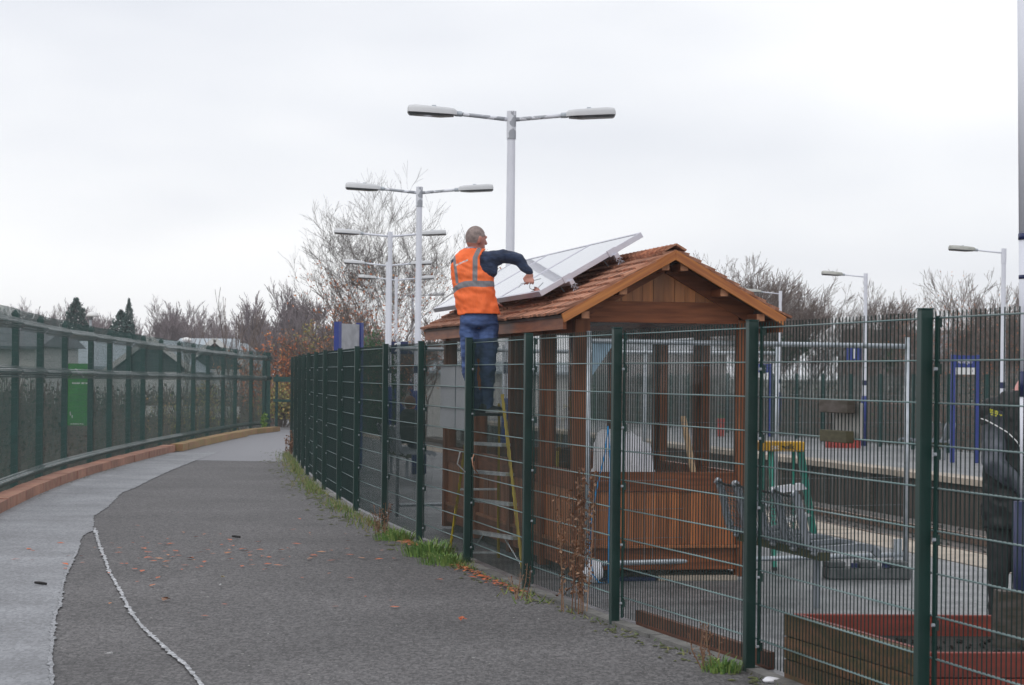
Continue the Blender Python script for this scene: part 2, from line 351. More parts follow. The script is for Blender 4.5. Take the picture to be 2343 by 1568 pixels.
def strip_slab(L_, R_, z0, z1):
    m_ = MB(); n = len(L_); m_.v = [(a[0], a[1], z) for z in (z1, z0) for a in list(L_)+list(R_)]
    for i in range(n-1): m_.f += [(i, n+i, n+i+1, i+1), (2*n+i, 2*n+i+1, i+1, i), (n+i, 3*n+i, 3*n+i+1, n+i+1)]
    return m_
pl = [(-2.8, -6)] + pl + [(-7.6, 69.5)]; pr = [(5.5, -6)] + pr + [(-3.2, 69.5)]
path = strip_slab(pl, pr, -1.7, 0); struct(path.build('path', ASPH))
# smoother lilac patch at the far end
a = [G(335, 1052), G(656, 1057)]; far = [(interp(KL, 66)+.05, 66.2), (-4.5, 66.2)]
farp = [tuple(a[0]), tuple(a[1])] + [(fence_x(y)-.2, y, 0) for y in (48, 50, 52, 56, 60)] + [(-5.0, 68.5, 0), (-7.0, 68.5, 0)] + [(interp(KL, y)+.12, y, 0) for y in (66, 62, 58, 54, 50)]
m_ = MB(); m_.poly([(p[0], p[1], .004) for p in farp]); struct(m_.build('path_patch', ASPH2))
def ragged(pts, amp, step=.12, ax=1.0):
    out = []
    for a, b in zip(pts, pts[1:]):
        n = max(1, int((b-a).length/step))
        for i in range(n):
            p = a.lerp(b, i/n); out.append(Vector((p.x + rnd.uniform(-amp, amp)*ax, p.y + rnd.uniform(-amp, amp), p.z)))
    out.append(pts[-1]); return out
sb = [G(u, v) for u, v in [(504, 1033.5), (444, 1056), (389, 1078), (344, 1099), (310, 1117), (279, 1128), (248, 1161), (215, 1183), (214, 1216), (193, 1224.5), (179, 1255.5), (165, 1286.5), (151, 1314), (141, 1348), (138, 1386), (126, 1403), (120.5, 1458.6), (115, 1510), (119, 1568), (112, 1660)]]
kside = [Vector((interp(KL, y)+.03, y, 0)) for y in (9, 12, 15, 18, 21, 24, 27, 30.7, 34.1, 37.2, 41, 44.7, 47.8)]
strip = ragged(sb, .014)
m_ = MB(); m_.poly([(p.x, p.y, .008) for p in (strip + [Vector((-1.9, 9, 0))] + kside)]); struct(m_.build('concrete_strip', CONC))
def ribbon(pts, wf, z, name, m):
    L = ragged(pts, .006, .07); mb = MB(); A = []; B = []
    for i, p in enumerate(L):
        ww = wf*(.5 + .6*rnd.random()); e = rnd.random()*.018 if rnd.random() < .25 else 0
        A.append((p.x-ww-e, p.y, z)); B.append((p.x+ww+e*.8, p.y, z))
    n = len(L); mb.v = A + B
    mb.f = [(i, i+1, n+i+1, n+i) for i in range(n-1)]
    return struct(mb.build(name, m))
ribbon([G(u, v) for u, v in [(216, 1210), (227, 1248.6), (241, 1283), (251, 1314), (272, 1348), (293, 1393), (320, 1431), (344, 1455), (372, 1479), (396, 1503), (427, 1527), (451, 1558), (490, 1610)]], .0165, .012, 'white_line', LINE)
ribbon(sb[10:], .013, .012, 'edge_line', LINE2)

# platform side (right of the mesh fence)
def axisdir(): a = rad(11.33); return Vector((-math.sin(a), math.cos(a), 0)), Vector((math.cos(a), math.sin(a), 0))
AD, AX = axisdir()
E0 = Vector((4.02, 25.2, 0))            # a point on the track edge of the near platform
def edge(t, off=0): p = E0 + AD*t + AX*off; return (p.x, p.y)
def edge_x(y): t = (y-E0.y+.62*math.sin(rad(11.33)))/math.cos(rad(11.33)); return edge(t, -.62)[0]
yp = [-6] + ys + [69.6, 80, 100, 116]
plat = strip_slab([((5.55 if y < 0 else (fence_x(y)+.055 if y < 69 else -8 - (y-69.6)*.3)), y) for y in yp], [(edge_x(y), y) for y in yp], -1.7, -.002)
struct(plat.build('platform', ASPH3))
cop = MB(); copo = thing('platform_coping', None, None); struct(copo)
def coping(base_fn, n, L, z, nm_mesh=None):
    mb = MB(); mb.box((0, 0, 0), (.62, L-.012, .09)); me = mb.mesh('coping_slab', COPING)
    for i in range(n):
        p = base_fn(i*L + L/2); o = obj('coping_slab', me, copo, (p[0], p[1], z - .045 + rnd.uniform(-.003, .003)), (0, 0, rad(11.33)))
coping(lambda t: edge(t-12, -.31), 60, .9, .004)
cb = MB(); cb.slab([edge(-22, -.625), edge(-22, -.06), edge(90, -.06), edge(90, -.625)], -1.7, -.09); struct(cb.build('platform_wall', PWALL))
track = MB(); track.slab([edge(-25, -.05), edge(-25, 7.6), edge(95, 7.6), edge(95, -.05)], -1.75, -1.02); struct(track.build('track_bed', BALL))
rl = MB()
for off in (1.0, 2.43, 4.6, 6.03):
    a, b = edge(-25, off), edge(95, off); rl.beam((a[0], a[1], -.93), (b[0], b[1], -.93), .07, .15)
struct(rl.build('rails', RAIL))
bl = MB()
for k in range(5000):
    t, off = rnd.uniform(-16, 50), rnd.uniform(.1, 7.3); p = edge(t, off); s = rnd.uniform(.02, .05)
    bl.box((p[0], p[1], -1.02 + s*.3), (s, s*1.3, s), Euler((rnd.random(), rnd.random(), rnd.random()*3)).to_matrix())
tag(bl.build('ballast_stones', BALL), kind='stuff')
ZF = -.2
def fedge(t, off=0): p = Vector((8.88, 43.4, 0)) + AD*t + AX*off; return (p.x, p.y)
fp = MB(); fp.slab([fedge(-30, .6), fedge(-30, 7), fedge(90, 7), fedge(90, .6)], -1.7, ZF); struct(fp.build('far_platform', ASPH3))
mbc = MB(); mbc.box((0, 0, 0), (.62, 1.188, .12)); mec = mbc.mesh('coping_slab', COPING)
for i in range(75):
    p = fedge(-25 + i*1.2, .30); obj('coping_slab', mec, copo, (p[0], p[1], ZF - .055 + rnd.uniform(-.004, .004)), (0, 0, rad(11.33)))
fw = thing('far_platform_wall', None, None); struct(fw)
mbw = MB(); mbw.box((0, 0, 0), (.10, .285, 1.0)); mew = mbw.mesh('wall_plank', PWALL)
for i in range(260):
    p = fedge(-24 + i*.3, .16 + rnd.uniform(-.025, .025)); obj('wall_plank', mew, fw, (p[0], p[1], -.80), (0, 0, rad(11.33)))
mbw = MB(); mbw.box((0, 0, 0), (.14, .14, .9)); mew2 = mbw.mesh('wall_post', OLDW)
for i in range(20):
    p = fedge(-24 + i*3.0, .07); obj('wall_post', mew2, fw, (p[0], p[1], -.80), (0, 0, rad(11.33)))
mb = MB(); mb.slab([fedge(-30, .22), fedge(-30, .62), fedge(90, .62), fedge(90, .22)], -1.7, -.34); mb.build('backing', PWALL, fw)

# ------------------------------------------------------------------ kerbs
kr = thing('kerb', None, None); struct(kr)
def resample(L, step):
    pts = [Vector((x, y, 0)) for x, y in L]; out = [pts[0]]; acc = 0
    for a, b in zip(pts, pts[1:]):
        d = (b-a).length; t = step-acc
        while t <= d: out.append(a.lerp(b, t/d)); t += step
        acc = (acc + d) % step
    return out
kb = MB(); kb.box((0, 0, 0), (.26, .985, .15)); kme = kb.mesh('kerb_stone', KERB); kme2 = kb.mesh('kerb_stone', KERBM)
KS = resample(KL, 1.0)
for i, (a, b) in enumerate(zip(KS, KS[1:])):
    c = (a+b)/2; ang = math.atan2(-(b.x-a.x), b.y-a.y); sh = 0; z = .065
    if c.y > 49: sh = .16; z = .085
    if c.y > 61: sh = .0; z = .06
    obj('kerb_stone', kme2 if c.y > 49 else kme, kr, (c.x-.10+sh+rnd.uniform(-.006, .006), c.y, z+rnd.uniform(-.005, .005)), (0, 0, ang))

# ------------------------------------------------------------------ right mesh fence
MESH_H = 1.99
rf = thing('mesh_fence', 'dark green welded mesh fence on square posts along the right side of the path', 'fence')
pb = MB(); pb.bx(-.03, .03, -.03, .03, -.02, 2.03); pme = pb.mesh('post', GREEN)
pc = MB(); pc.bx(-.032, .032, -.032, .032, 2.0305, 2.037); pcm = pc.mesh('post_cap', GREENL)
nw = 50; wb = MB()
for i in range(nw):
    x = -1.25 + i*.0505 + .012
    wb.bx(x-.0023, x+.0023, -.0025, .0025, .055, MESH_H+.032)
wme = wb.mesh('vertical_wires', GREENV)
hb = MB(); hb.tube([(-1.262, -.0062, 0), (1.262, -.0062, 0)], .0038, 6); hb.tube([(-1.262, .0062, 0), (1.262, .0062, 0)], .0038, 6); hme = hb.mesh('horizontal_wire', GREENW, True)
cb_ = MB(); cb_.bx(.052, .085, .030, .036, .05, 2.0)
for z in (.15, .55, .95, 1.35, 1.75, 1.97): cb_.bx(.030, .086, .0365, .050, z-.025, z+.025)
clme = cb_.mesh('clamp_bar', GREEN)
for i, p in enumerate(FP):
    q = FP[min(i+1, len(FP)-1)]; r = FP[max(i-1, 0)]; ang = math.atan2(q.y-r.y, q.x-r.x)
    po = obj('post', pme, rf, p, (0, 0, ang), bevel=.004); obj('post_cap', pcm, po)
    obj('clamp_bar', clme, po, None, (0, 0, math.pi))
FANG = []
for a, b in zip(FP, FP[1:]):
    c = (a+b)/2; ang = math.atan2(b.y-a.y, b.x-a.x); FANG.append((a, b, ang)); n = Vector((math.sin(ang), -math.cos(ang), 0))
    c = c + n*.042; L = (b-a).length
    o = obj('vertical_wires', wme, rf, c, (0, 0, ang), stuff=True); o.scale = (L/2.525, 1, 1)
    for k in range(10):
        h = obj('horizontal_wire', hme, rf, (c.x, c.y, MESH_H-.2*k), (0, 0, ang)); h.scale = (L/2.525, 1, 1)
es = thing('edging', None, None); struct(es)
eb = MB(); eb.box((0, 0, 0), (.82, .10, .05)); eme = eb.mesh('edging_stone', mat('edging_stone', (.17, .165, .155), (.10, .10, .095), rough=.85, nscale=9, rand=.2, bump=.4))
bo = MB()
for z in (.15, .55, .95, 1.35, 1.75): bo.tube([(.078, .030, z), (.078, .016, z)], .009, 6)
bme = bo.mesh('bolts', GALV)
for o_ in list(rf.children):
    if o_.name.startswith('post') and o_.location.y < 40: obj('bolts', bme, o_, None, (0, 0, math.pi), stuff=True)
for a, b, ang in FANG[1:12]:
    for k in range(3):
        c = a.lerp(b, (k+.5)/3); obj('edging_stone', eme, es, (c.x + math.sin(ang)*.02, c.y, -.006+rnd.uniform(-.006, .006)), (0, 0, ang+rnd.uniform(-.012, .012)))

# ------------------------------------------------------------------ left fence with folded mesh
lf = thing('folded_mesh_fence', 'faded green fence of folded wire mesh curving along the left kerb', 'fence')
LU = [(-60, 26.2), (-25, 28.6), (33.7, 31.2), (91, 34.1), (147, 36.9), (206.6, 39.9), (250, 42.4), (293.5, 44.9), (326.5, 47.1), (367, 49.8), (408.8, 52.6), (441.8, 55.2), (475, 57.9), (510, 60.8), (537.6, 63.4), (573.7, 66.0), (603.6, 67.7), (614, 69.2)]
LP = []
for i, (u, y) in enumerate(LU):
    if i == 0: LP.append(Vector((-6.55, 26.0, 0))); continue
    p = P(u, 900, y); p.z = 0; LP.append(p)
lh = lambda y: 2.56 - (y-30)/38*.22
lpb = MB(); lpb.bx(-.045, .045, -.045, .045, 0, 2.46)
n0 = len(lpb.v); lpb.v += [(-.055, -.055, 2.46), (.055, -.055, 2.46), (.055, .055, 2.46), (-.055, .055, 2.46), (0, 0, 2.53)]
lpb.f += [(n0, n0+3, n0+2, n0+1), (n0, n0+1, n0+4), (n0+1, n0+2, n0+4), (n0+2, n0+3, n0+4), (n0+3, n0, n0+4)]
lpm = lpb.mesh('post', GREEN)
prof = [(0, .06), (0, .18), (.06, .24), (0, .30), (0, 1.56), (.07, 1.64), (0, 1.72), (0, 2.20), (.07, 2.28), (0, 2.36), (0, 2.47)]
lw = MB()
for i in range(27):
    x = -1.29 + i*.0975
    for (y0, z0), (y1, z1) in zip(prof, prof[1:]):
        n = len(lw.v); r = .0040
        lw.v += [(x-r, -y0-r, z0), (x+r, -y0-r, z0), (x, -y0+r, z0), (x-r, -y1-r, z1), (x+r, -y1-r, z1), (x, -y1+r, z1)]
        lw.f += [(n, n+1, n+4, n+3), (n+1, n+2, n+5, n+4), (n+2, n, n+3, n+5)]
for y, z in [(0, .06), (0, .18), (.02, .20), (.04, .22), (.06, .24), (.04, .26), (.02, .28), (0, .30), *[(0, .30+.10*q) for q in range(1, 13)], (.02, 1.58), (.04, 1.61), (.06, 1.63), (.07, 1.645), (.05, 1.665), (.03, 1.69), (0, 1.72), *[(0, 1.72+.10*q) for q in range(1, 5)], (.03, 2.23), (.05, 2.255), (.07, 2.28), (.045, 2.305), (.02, 2.335), (0, 2.36), (0, 2.42), (0, 2.47)]:
    hh = .0012 if y == 0 else .0075; lw.bx(-1.29, 1.29, -y-.0015, -y+.0015, z-hh, z+hh)
lwm = lw.mesh('mesh_panel', GREENL); lw = MB()
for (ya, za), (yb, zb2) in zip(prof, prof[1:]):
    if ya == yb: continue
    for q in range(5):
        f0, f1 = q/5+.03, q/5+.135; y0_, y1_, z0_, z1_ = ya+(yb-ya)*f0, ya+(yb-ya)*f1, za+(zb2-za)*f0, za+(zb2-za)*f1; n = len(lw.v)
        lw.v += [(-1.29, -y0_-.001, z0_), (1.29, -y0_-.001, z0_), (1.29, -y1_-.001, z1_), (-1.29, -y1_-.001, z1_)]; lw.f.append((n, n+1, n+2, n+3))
lwf = lw.mesh('fold_glint_strips', GREENF)  # flat strips added along the folds to carry the painted sky glint
for i, p in enumerate(LP):
    q = LP[min(i+1, len(LP)-1)]; r = LP[max(i-1, 0)]; ang = math.atan2(q.y-r.y, q.x-r.x)
    o = obj('post', lpm, lf, (p.x, p.y, -.02), (0, 0, ang)); o.scale = (1, 1, lh(p.y)/2.53)
for a, b in zip(LP, LP[1:]):
    c = (a+b)/2; ang = math.atan2(b.y-a.y, b.x-a.x); n = Vector((math.sin(ang), -math.cos(ang), 0)); c = c + n*.055
    o = obj('mesh_panel', lwm, lf, (c.x, c.y, .0), (0, 0, ang), stuff=True); o.scale = ((b-a).length/2.58, 1, (lh(c.y)-.03)/2.47); o2 = obj('fold_glint_strips', lwf, lf, (c.x, c.y, .0), (0, 0, ang), stuff=True); o2.scale = o.scale

# fence across the end of the path
cf = thing('end_fence', 'dark green fence with pale top rail closing the far end of the path', 'fence')
A_, B_ = Vector((-7.3, 71.0, 0)), Vector((-4.6, 71.0, 0))
for k in range(3):
    m_ = MB(); x = A_.x + k*1.25; m_.bx(x-.04, x+.04, 70.96, 71.04, -.1, 1.65); m_.build('post', GREENL, cf)
m_ = MB(); m_.bx(-7.4, -4.5, 70.88, 70.955, 1.42, 1.58); m_.build('rail', GREENL, cf)
m_ = MB(); m_.bx(-7.4, -4.5, 70.88, 70.955, .80, .88); m_.build('rail', GREENL, cf)
m_ = MB()
for i in range(56): m_.bx(-7.4+i*.05, -7.395+i*.05, 70.9, 70.906, .05, 1.6)
m_.build('vertical_wires', GREENL, cf, stuff=True)

# ------------------------------------------------------------------ wooden shelter
RZ = rad(11.33); SO = Vector((.396, 18.6, 0))
sh = thing('wooden_shelter', 'new reddish cedar shelter with shingle gable roof and glazed walls on the platform', 'shelter', SO, RZ)
WD, LEN, ZE, ZR = 1.9, 7.05, 2.195, 2.735   # eave and ridge heights
HW = WD/2; SL = math.hypot(HW, ZR-ZE); SA = math.atan2(ZR-ZE, HW)
Mw = lambda p, t, z: SO + AX*p + AD*t + Vector((0, 0, z))
# posts
PX0, PX1 = .18, 1.72; TP = [.34, 1.62, 3.05, 4.85, 6.71]
for side in (0, 1):
    x = PX0+.065 if side == 0 else PX1-.065
    for t in TP:
        m_ = MB(); m_.bx(x-.065, x+.065, t-.06, t+.06, .03, 2.18); m_.build('post', TIMB, sh, bevel=.006)
    m_ = MB(); m_.bx(x-.043, x+.043, .40, 6.65, 2.184, 2.232); m_.build('wall_plate', TIMBH, sh)
    zz = [(.03, .26)]; 
    for (t0, t1) in zip(TP, TP[1:]):
        a, b = t0+.061, t1-.061
        m_ = MB(); m_.bx(x-.03, x+.03, a, b, .09, .27); m_.build('skirt_board', TIMBH, sh)
        m_ = MB(); m_.bx(x-.05, x+.05, a, b, .272, .30); m_.build('ledge', BOARD, sh)
        n = max(1, round((b-a)/.105)); w_ = (b-a)/n
        for k in range(n):
            m_ = MB(); j = rnd.uniform(0, .004); m_.bx(x-.02-j, x+.02+j, a+k*w_+.002, a+(k+1)*w_-.002, .302, .742); m_.build('board', BOARD, sh)
        m_ = MB(); m_.bx(x-.032, x+.032, a, b, .745, .905); m_.build('rail', TIMBH, sh)
        m_ = MB(); m_.bx(x-.035, x+.035, a, b, 2.06, 2.178); m_.build('head_rail', TIMBH, sh)
        for q in (a, b-.05):
            m_ = MB(); m_.bx(x-.03, x+.03, q, q+.05, .908, 2.057); m_.build('window_frame', TIMB, sh)
        m_ = MB(); m_.bx(x-.004, x+.004, a+.051, b-.051, .91, 2.055); m_.build('window_pane', GLASS, sh)
for t, fr in ((.34, True), (6.71, False)):
    a, b = PX0+.131, PX1-.131
    m_ = MB(); m_.bx(a, b, t-.03, t+.03, .09, .27); m_.build('skirt_board', TIMBH, sh)
    m_ = MB(); m_.bx(a-.02, b+.02, t-.075, t+.03, .272, .298); m_.build('ledge', BOARD, sh, bevel=.003)
    n = 13; w_ = (b-a)/n
    for k in range(n):
        m_ = MB(); j = rnd.uniform(0, .004); m_.bx(a+k*w_+.002, a+(k+1)*w_-.002, t-.02-j, t+.02, .30, .742); m_.build('board', BOARD, sh)
    m_ = MB(); m_.bx(a, b, t-.035, t+.035, .745, .905); m_.build('rail', TIMBH, sh)
    m_ = MB(); m_.bx(a-.0, b+.0, t-.045, t+.045, 2.15, 2.325); m_.build('tie_beam', TIMBH, sh)
    m_ = MB(); m_.bx(a, b, t-.004, t+.004, .91, 2.148); m_.build('window_pane', GLASS, sh)
    # gable boards
    for k in range(n+1):
        x0 = a + k*(b-a)/(n+1); x1 = x0 + (b-a)/(n+1) - .003; mid = (x0+x1)/2
        def top(x): return ZE + (HW-abs(x-HW))/HW*(ZR-ZE) - .15
        z0 = 2.327
        if max(top(x0), top(x1)) < z0+.02: continue
        m_ = MB(); n_ = 0; ya, yb = t-.012-rnd.uniform(0, .005), t+.02
        pts = [(x0, z0), (x1, z0), (x1, max(top(x1), z0+.002)), (x0, max(top(x0), z0+.002))]
        v = [(x, ya, z) for x, z in pts] + [(x, yb, z) for x, z in pts]; m_.v = v
        m_.f = [(0, 1, 2, 3), (7, 6, 5, 4), (0, 4, 5, 1), (1, 5, 6, 2), (2, 6, 7, 3), (3, 7, 4, 0)]; m_.build('gable_board', GABLEW, sh)
    for s in (-1, 1):
        m_ = MB(); m_.beam((HW + s*(HW-.20), t-.02, ZE+.02), (HW + s*.035, t-.02, ZR-.115), .07, .12, up=Vector((0, 0, 1))); m_.build('gable_rafter', TIMBH, sh)
# purlins with pale ends
for x, z in ((.52, 2.400), (.875, 2.605), (1.035, 2.605), (1.38, 2.400), (.205, 2.20), (1.695, 2.20)):
    m_ = MB(); m_.bx(x-.033, x+.033, .02, LEN-.02, z-.030, z+.030); po = m_.build('purlin', TIMBH, sh)
    m_ = MB(); m_.bx(x-.032, x+.032, .008, .0195, z-.029, z+.029); m_.build('end_grain', ENDG, po)
# barge boards, fascia, roof deck
for s in (-1, 1):
    for t in (-.018, LEN+.018):
        m_ = MB(); e = Vector((HW+s*(HW+.005), t, ZE-.035)); r = Vector((HW, t, ZR-.035)); d = (r-e).normalized(); nn = Vector((-d.z, 0, d.x))*(1 if s < 0 else -1)
        h = .055; y0, y1 = t-.016, t+.016
        if s < 0: q = [e + Vector((0, 0, .045)), e + Vector((.022, 0, -.028)), r + Vector((0, 0, -.040)), r + Vector((0, 0, .045))]
        else: q = [e + Vector((0, 0, .045)), e + Vector((-.022, 0, -.028)), r + Vector((0, 0, -.040)), r + Vector((0, 0, .045))]
        m_.v = [(p.x, y0, p.z) for p in q] + [(p.x, y1, p.z) for p in q]
        m_.f = [(0, 1, 2, 3), (7, 6, 5, 4), (0, 4, 5, 1), (1, 5, 6, 2), (2, 6, 7, 3), (3, 7, 4, 0)]
        Rb = Matrix.Rotation(-s*SA*-1 if False else s*SA, 4, 'Y'); m_.v = [tuple(Rb.inverted() @ Vector(p)) for p in m_.v]; bo_ = m_.build('barge_board', BARGE, sh, bevel=.003); bo_.matrix_local = Rb
    x = .03 if s < 0 else WD-.03
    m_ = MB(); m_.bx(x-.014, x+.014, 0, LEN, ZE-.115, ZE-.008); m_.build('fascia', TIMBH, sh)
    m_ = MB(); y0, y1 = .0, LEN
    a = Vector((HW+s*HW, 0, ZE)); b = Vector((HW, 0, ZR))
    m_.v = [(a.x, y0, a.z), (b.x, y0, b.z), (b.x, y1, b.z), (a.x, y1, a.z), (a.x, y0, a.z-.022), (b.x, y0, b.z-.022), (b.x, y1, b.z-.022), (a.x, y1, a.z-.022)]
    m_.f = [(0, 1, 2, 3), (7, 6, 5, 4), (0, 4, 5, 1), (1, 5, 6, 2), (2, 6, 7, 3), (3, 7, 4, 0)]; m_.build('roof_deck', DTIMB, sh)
# shingles: split cedar, wedge shaped, laid in courses
EXPO = .127
def shingle_mb(w_, mb=None, M=None, rr=rnd):
    mb = mb or MB(); L_ = .30; j = rr.uniform(-.006, .006)
    pts = [(-w_/2, -j, 0), (w_/2, j, 0), (w_/2, L_, -.022), (-w_/2, L_, -.022), (-w_/2, -j, .020), (w_/2, j, .022), (w_/2, L_, -.019), (-w_/2, L_, -.019)]
    pts = [Vector(p) for p in pts]
    if M is not None: pts = [M @ p for p in pts]
    mb.quadbox(pts); return mb
SM = []
for w_ in (.085, .10, .115, .13, .145, .16): SM.append((w_, shingle_mb(w_-.005).mesh('shingle', SHING)))
placed = []; rest = MB()
ncr = 9
for side in (-1, 1):
    for c in range(ncr):
        s0 = -.035 + c*EXPO; t = -.03 - rnd.random()*.05
        while t < LEN+.02:
            w_, me = rnd.choice(SM); tc_ = max(t+w_/2, -.035+w_/2); sj = s0 + rnd.uniform(-.010, .010)
            if tc_ + w_/2 > LEN+.05: break
            # slope frame: x_local of shingle -> along ridge ; y_local -> up slope
            up = Vector((-side*math.cos(SA), 0, math.sin(SA))); al = Vector((0, 1, 0)) * (-1 if side < 0 else 1)
            nrm = Vector((side*math.sin(SA), 0, math.cos(SA)))
            al = up.cross(nrm)
            org = Vector((HW+side*HW, tc_, ZE)) + up*sj + nrm*(.024)
            ky = min(1.0, (SL - s0 + .01)/.30); M = Matrix((al, up*ky, nrm)).transposed().to_4x4(); M.translation = org
            placed.append((side, c, tc_, M, w_, me)); t += w_ + rnd.uniform(.001, .006)
left = sorted([p for p in placed if p[0] < 0], key=lambda p: p[2])
for i, p in enumerate(left):
    if i < 300:
        o = obj('shingle', p[5], sh); o.matrix_local = p[3] @ Matrix.Rotation(rnd.uniform(-.015, .015), 4, 'Z')
    else: shingle_mb(p[4]-.005, rest, p[3])
for p in placed:
    if p[0] > 0: shingle_mb(p[4]-.005, rest, p[3])
rest.build('far_shingles', SHING, sh, stuff=True)
rcm = MB()
t = -.03; k = 0
for k in range(52):
    t = -.035 + k*.136; 
    for s in (-1, 1):
        up = Vector((-s*math.cos(SA), 0, math.sin(SA))); nrm = Vector((s*math.sin(SA), 0, math.cos(SA))); al = Vector((0, 1, 0))
        a = Vector((HW, t, ZR+.052)); q = []
        for (yy, h) in ((0, .026), (.22, -.002)):
            for (ux, hh) in ((0, 0), (.10, 0), (.10, .016), (0, .016)):
                q.append(a + al*yy - up*ux + nrm*(h+hh-.03))
        m_ = MB(); m_.quadbox(q); m_.build('ridge_shingle', SHING, sh)
# floor inside and timber sill
m_ = MB(); m_.bx(PX0+.1, PX1-.1, .4, 6.6, .0, .06); m_.build('floor', OLDW, sh)
m_ = MB(); m_.bx(.3, .9, .30, .42, 0, .028); m_.build('packer', BINB, sh)
m_ = MB(); m_.bx(.92, 1.60, .28, .44, 0, .04); m_.build('packer', COPING, sh)
# white sack and leaning plank
def lumpy(c, r, name, m, label, cat, seed=0, sub=24):
    mb = MB(); mb.ell((0, 0, 0), (1, 1, 1), n=sub*2, h=sub)
    vv = []
    for x, y, z in mb.v:
        q = Vector((x, y, z)); d = 1 + .26*mnoise.noise(q*1.6+Vector((seed, 0, 0))) + .10*mnoise.noise(q*5+Vector((seed, 3, 0)))
        vv.append((q.x*r[0]*d, q.y*r[1]*d, max(q.z*r[2]*d, -r[2])))
    mb.v = vv; return tag(mb.build(name, m, None, True, c), label, cat)
lumpy(Mw(.72, .80, .64), (.31, .27, .63), 'white_sack', WSACK, 'large white bulging sack standing inside the shelter behind the front window', 'sack', 2)
m_ = MB(); a = Mw(1.42, .62, .3); b = Mw(1.30, .95, 1.36); m_.beam(a, b, .05, .02); tag(m_.build('leaning_plank', RAWW), 'raw pale plank leaning inside the right window of the shelter', 'plank')
m_ = MB(); m_.bx(-.13, .13, -.02, .02, 0, .95); tag(m_.build('yellow_edged_board', YEL, None, False, Mw(.40, 2.2, .06), (0, 0, RZ+.9)), 'thin yellow board standing upright inside the shelter by the left windows', 'board')

# ------------------------------------------------------------------ solar panels
def pvmat():
    m = bpy.data.materials.new('solar_glass'); m.use_nodes = True; t = m.node_tree; N = t.nodes; L = t.links; b = N['Principled BSDF']
    tc = N.new('ShaderNodeTexCoord'); br = N.new('ShaderNodeTexBrick'); br.inputs['Scale'].default_value = 1; br.offset = 0
    br.inputs['Brick Width'].default_value = .156; br.inputs['Row Height'].default_value = .156; br.inputs['Mortar Size'].default_value = .0022
    br.inputs['Color1'].default_value = (.018, .022, .06, 1); br.inputs['Color2'].default_value = (.022, .026, .07, 1); br.inputs['Mortar'].default_value = (.10, .10, .13, 1)
    L.new(tc.outputs['Object'], br.inputs['Vector']); L.new(br.outputs[0], b.inputs['Base Color'])
    b.inputs['Roughness'].default_value = .04; b.inputs['IOR'].default_value = 2.1; b.inputs['Coat Weight'].default_value = 1; b.inputs['Coat Roughness'].default_value = .02
    return m
PV = pvmat()
PANG = rad(30.6); PLn = 1.045; PLt = 1.87
pu = Vector((math.cos(PANG), 0, math.sin(PANG))); pn = Vector((-math.sin(PANG), 0, math.cos(PANG)))
plab = ['nearest solar panel, its free end and two clamps facing the shelter gable', 'middle solar panel of the three on the shingle roof', 'farthest solar panel, behind the workman over the far eave']
for k in range(3):
    t0 = 1.12 + k*(PLt+.012)
    o = thing('solar_panel', plab[k], 'solar panel', Mw(.05, t0, 2.425), 0, 'solar panels on the shelter roof')
    Mx = Matrix((Vector((0, 1, 0)), pu, Vector((0, 1, 0)).cross(pu)))
    # local frame of panel: x = up slope, y = along ridge, z = normal
    o.rotation_euler = (0, 0, 0); R = Matrix.Rotation(RZ, 4, 'Z') @ Matrix.Rotation(-PANG, 4, 'Y'); o.matrix_world = Matrix.Translation(o.location) @ R
    th = .048
    m_ = MB(); m_.bx(0, PLn, 0, .028, -th, 0); m_.bx(0, PLn, PLt-.028, PLt, -th, 0); m_.bx(0, .028, .0285, PLt-.0285, -th, 0); m_.bx(PLn-.028, PLn, .0285, PLt-.0285, -th, 0); m_.build('frame', ALU, o, bevel=.0015)
    m_ = MB(); m_.bx(.027, PLn-.027, .0275, PLt-.0275, -.012, -.004); m_.build('cell_glass', PV, o)
    m_ = MB(); m_.bx(.027, PLn-.027, .0275, PLt-.0275, -.022, -.0125); m_.build('back_sheet', PVBACK, o)
for k, x in enumerate((.28, .74)):
    o = thing('mounting_rail', ['lower aluminium rail under the solar panels, end clamp near the brush', 'upper aluminium rail under the solar panels, clamp near the ridge'][k], 'rail', Mw(.05, 1.12, 2.425), 0, 'mounting rails under the solar panels')
    o.matrix_world = Matrix.Translation(o.location) @ R
    m_ = MB(); m_.bx(x-.02, x+.02, -.075, 5.66, -.089, -.050); m_.build('rail_bar', ALU, o)
    m_ = MB(); m_.bx(x-.045, x+.035, -.012, -.002, -.055, .005); m_.bx(x-.045, x+.035, -.0015, .02, .0015, .006); m_.build('end_clamp', ALU, o)
    m_ = MB()
    for a_, b_ in ((-.018, -.105), (.018, -.105), (-.018, -.14), (.018, -.14), (0, -.122)):
        m_.tube([(x+a_, -.078, b_+.012), (x+a_+.012, -.078, b_), (x+a_, -.078, b_-.012), (x+a_-.012, -.078, b_), (x+a_, -.078, b_+.012)], .003, 4)
    m_.build('rail_end_profile', ALU, o)
    for t in (.45, 2.6, 4.8):
        m_ = MB(); m_.beam((x, t, -.09), (x+.02, t, -.24), .03, .005, up=Vector((1, 0, 0))); m_.build('roof_hook', GALV, o)

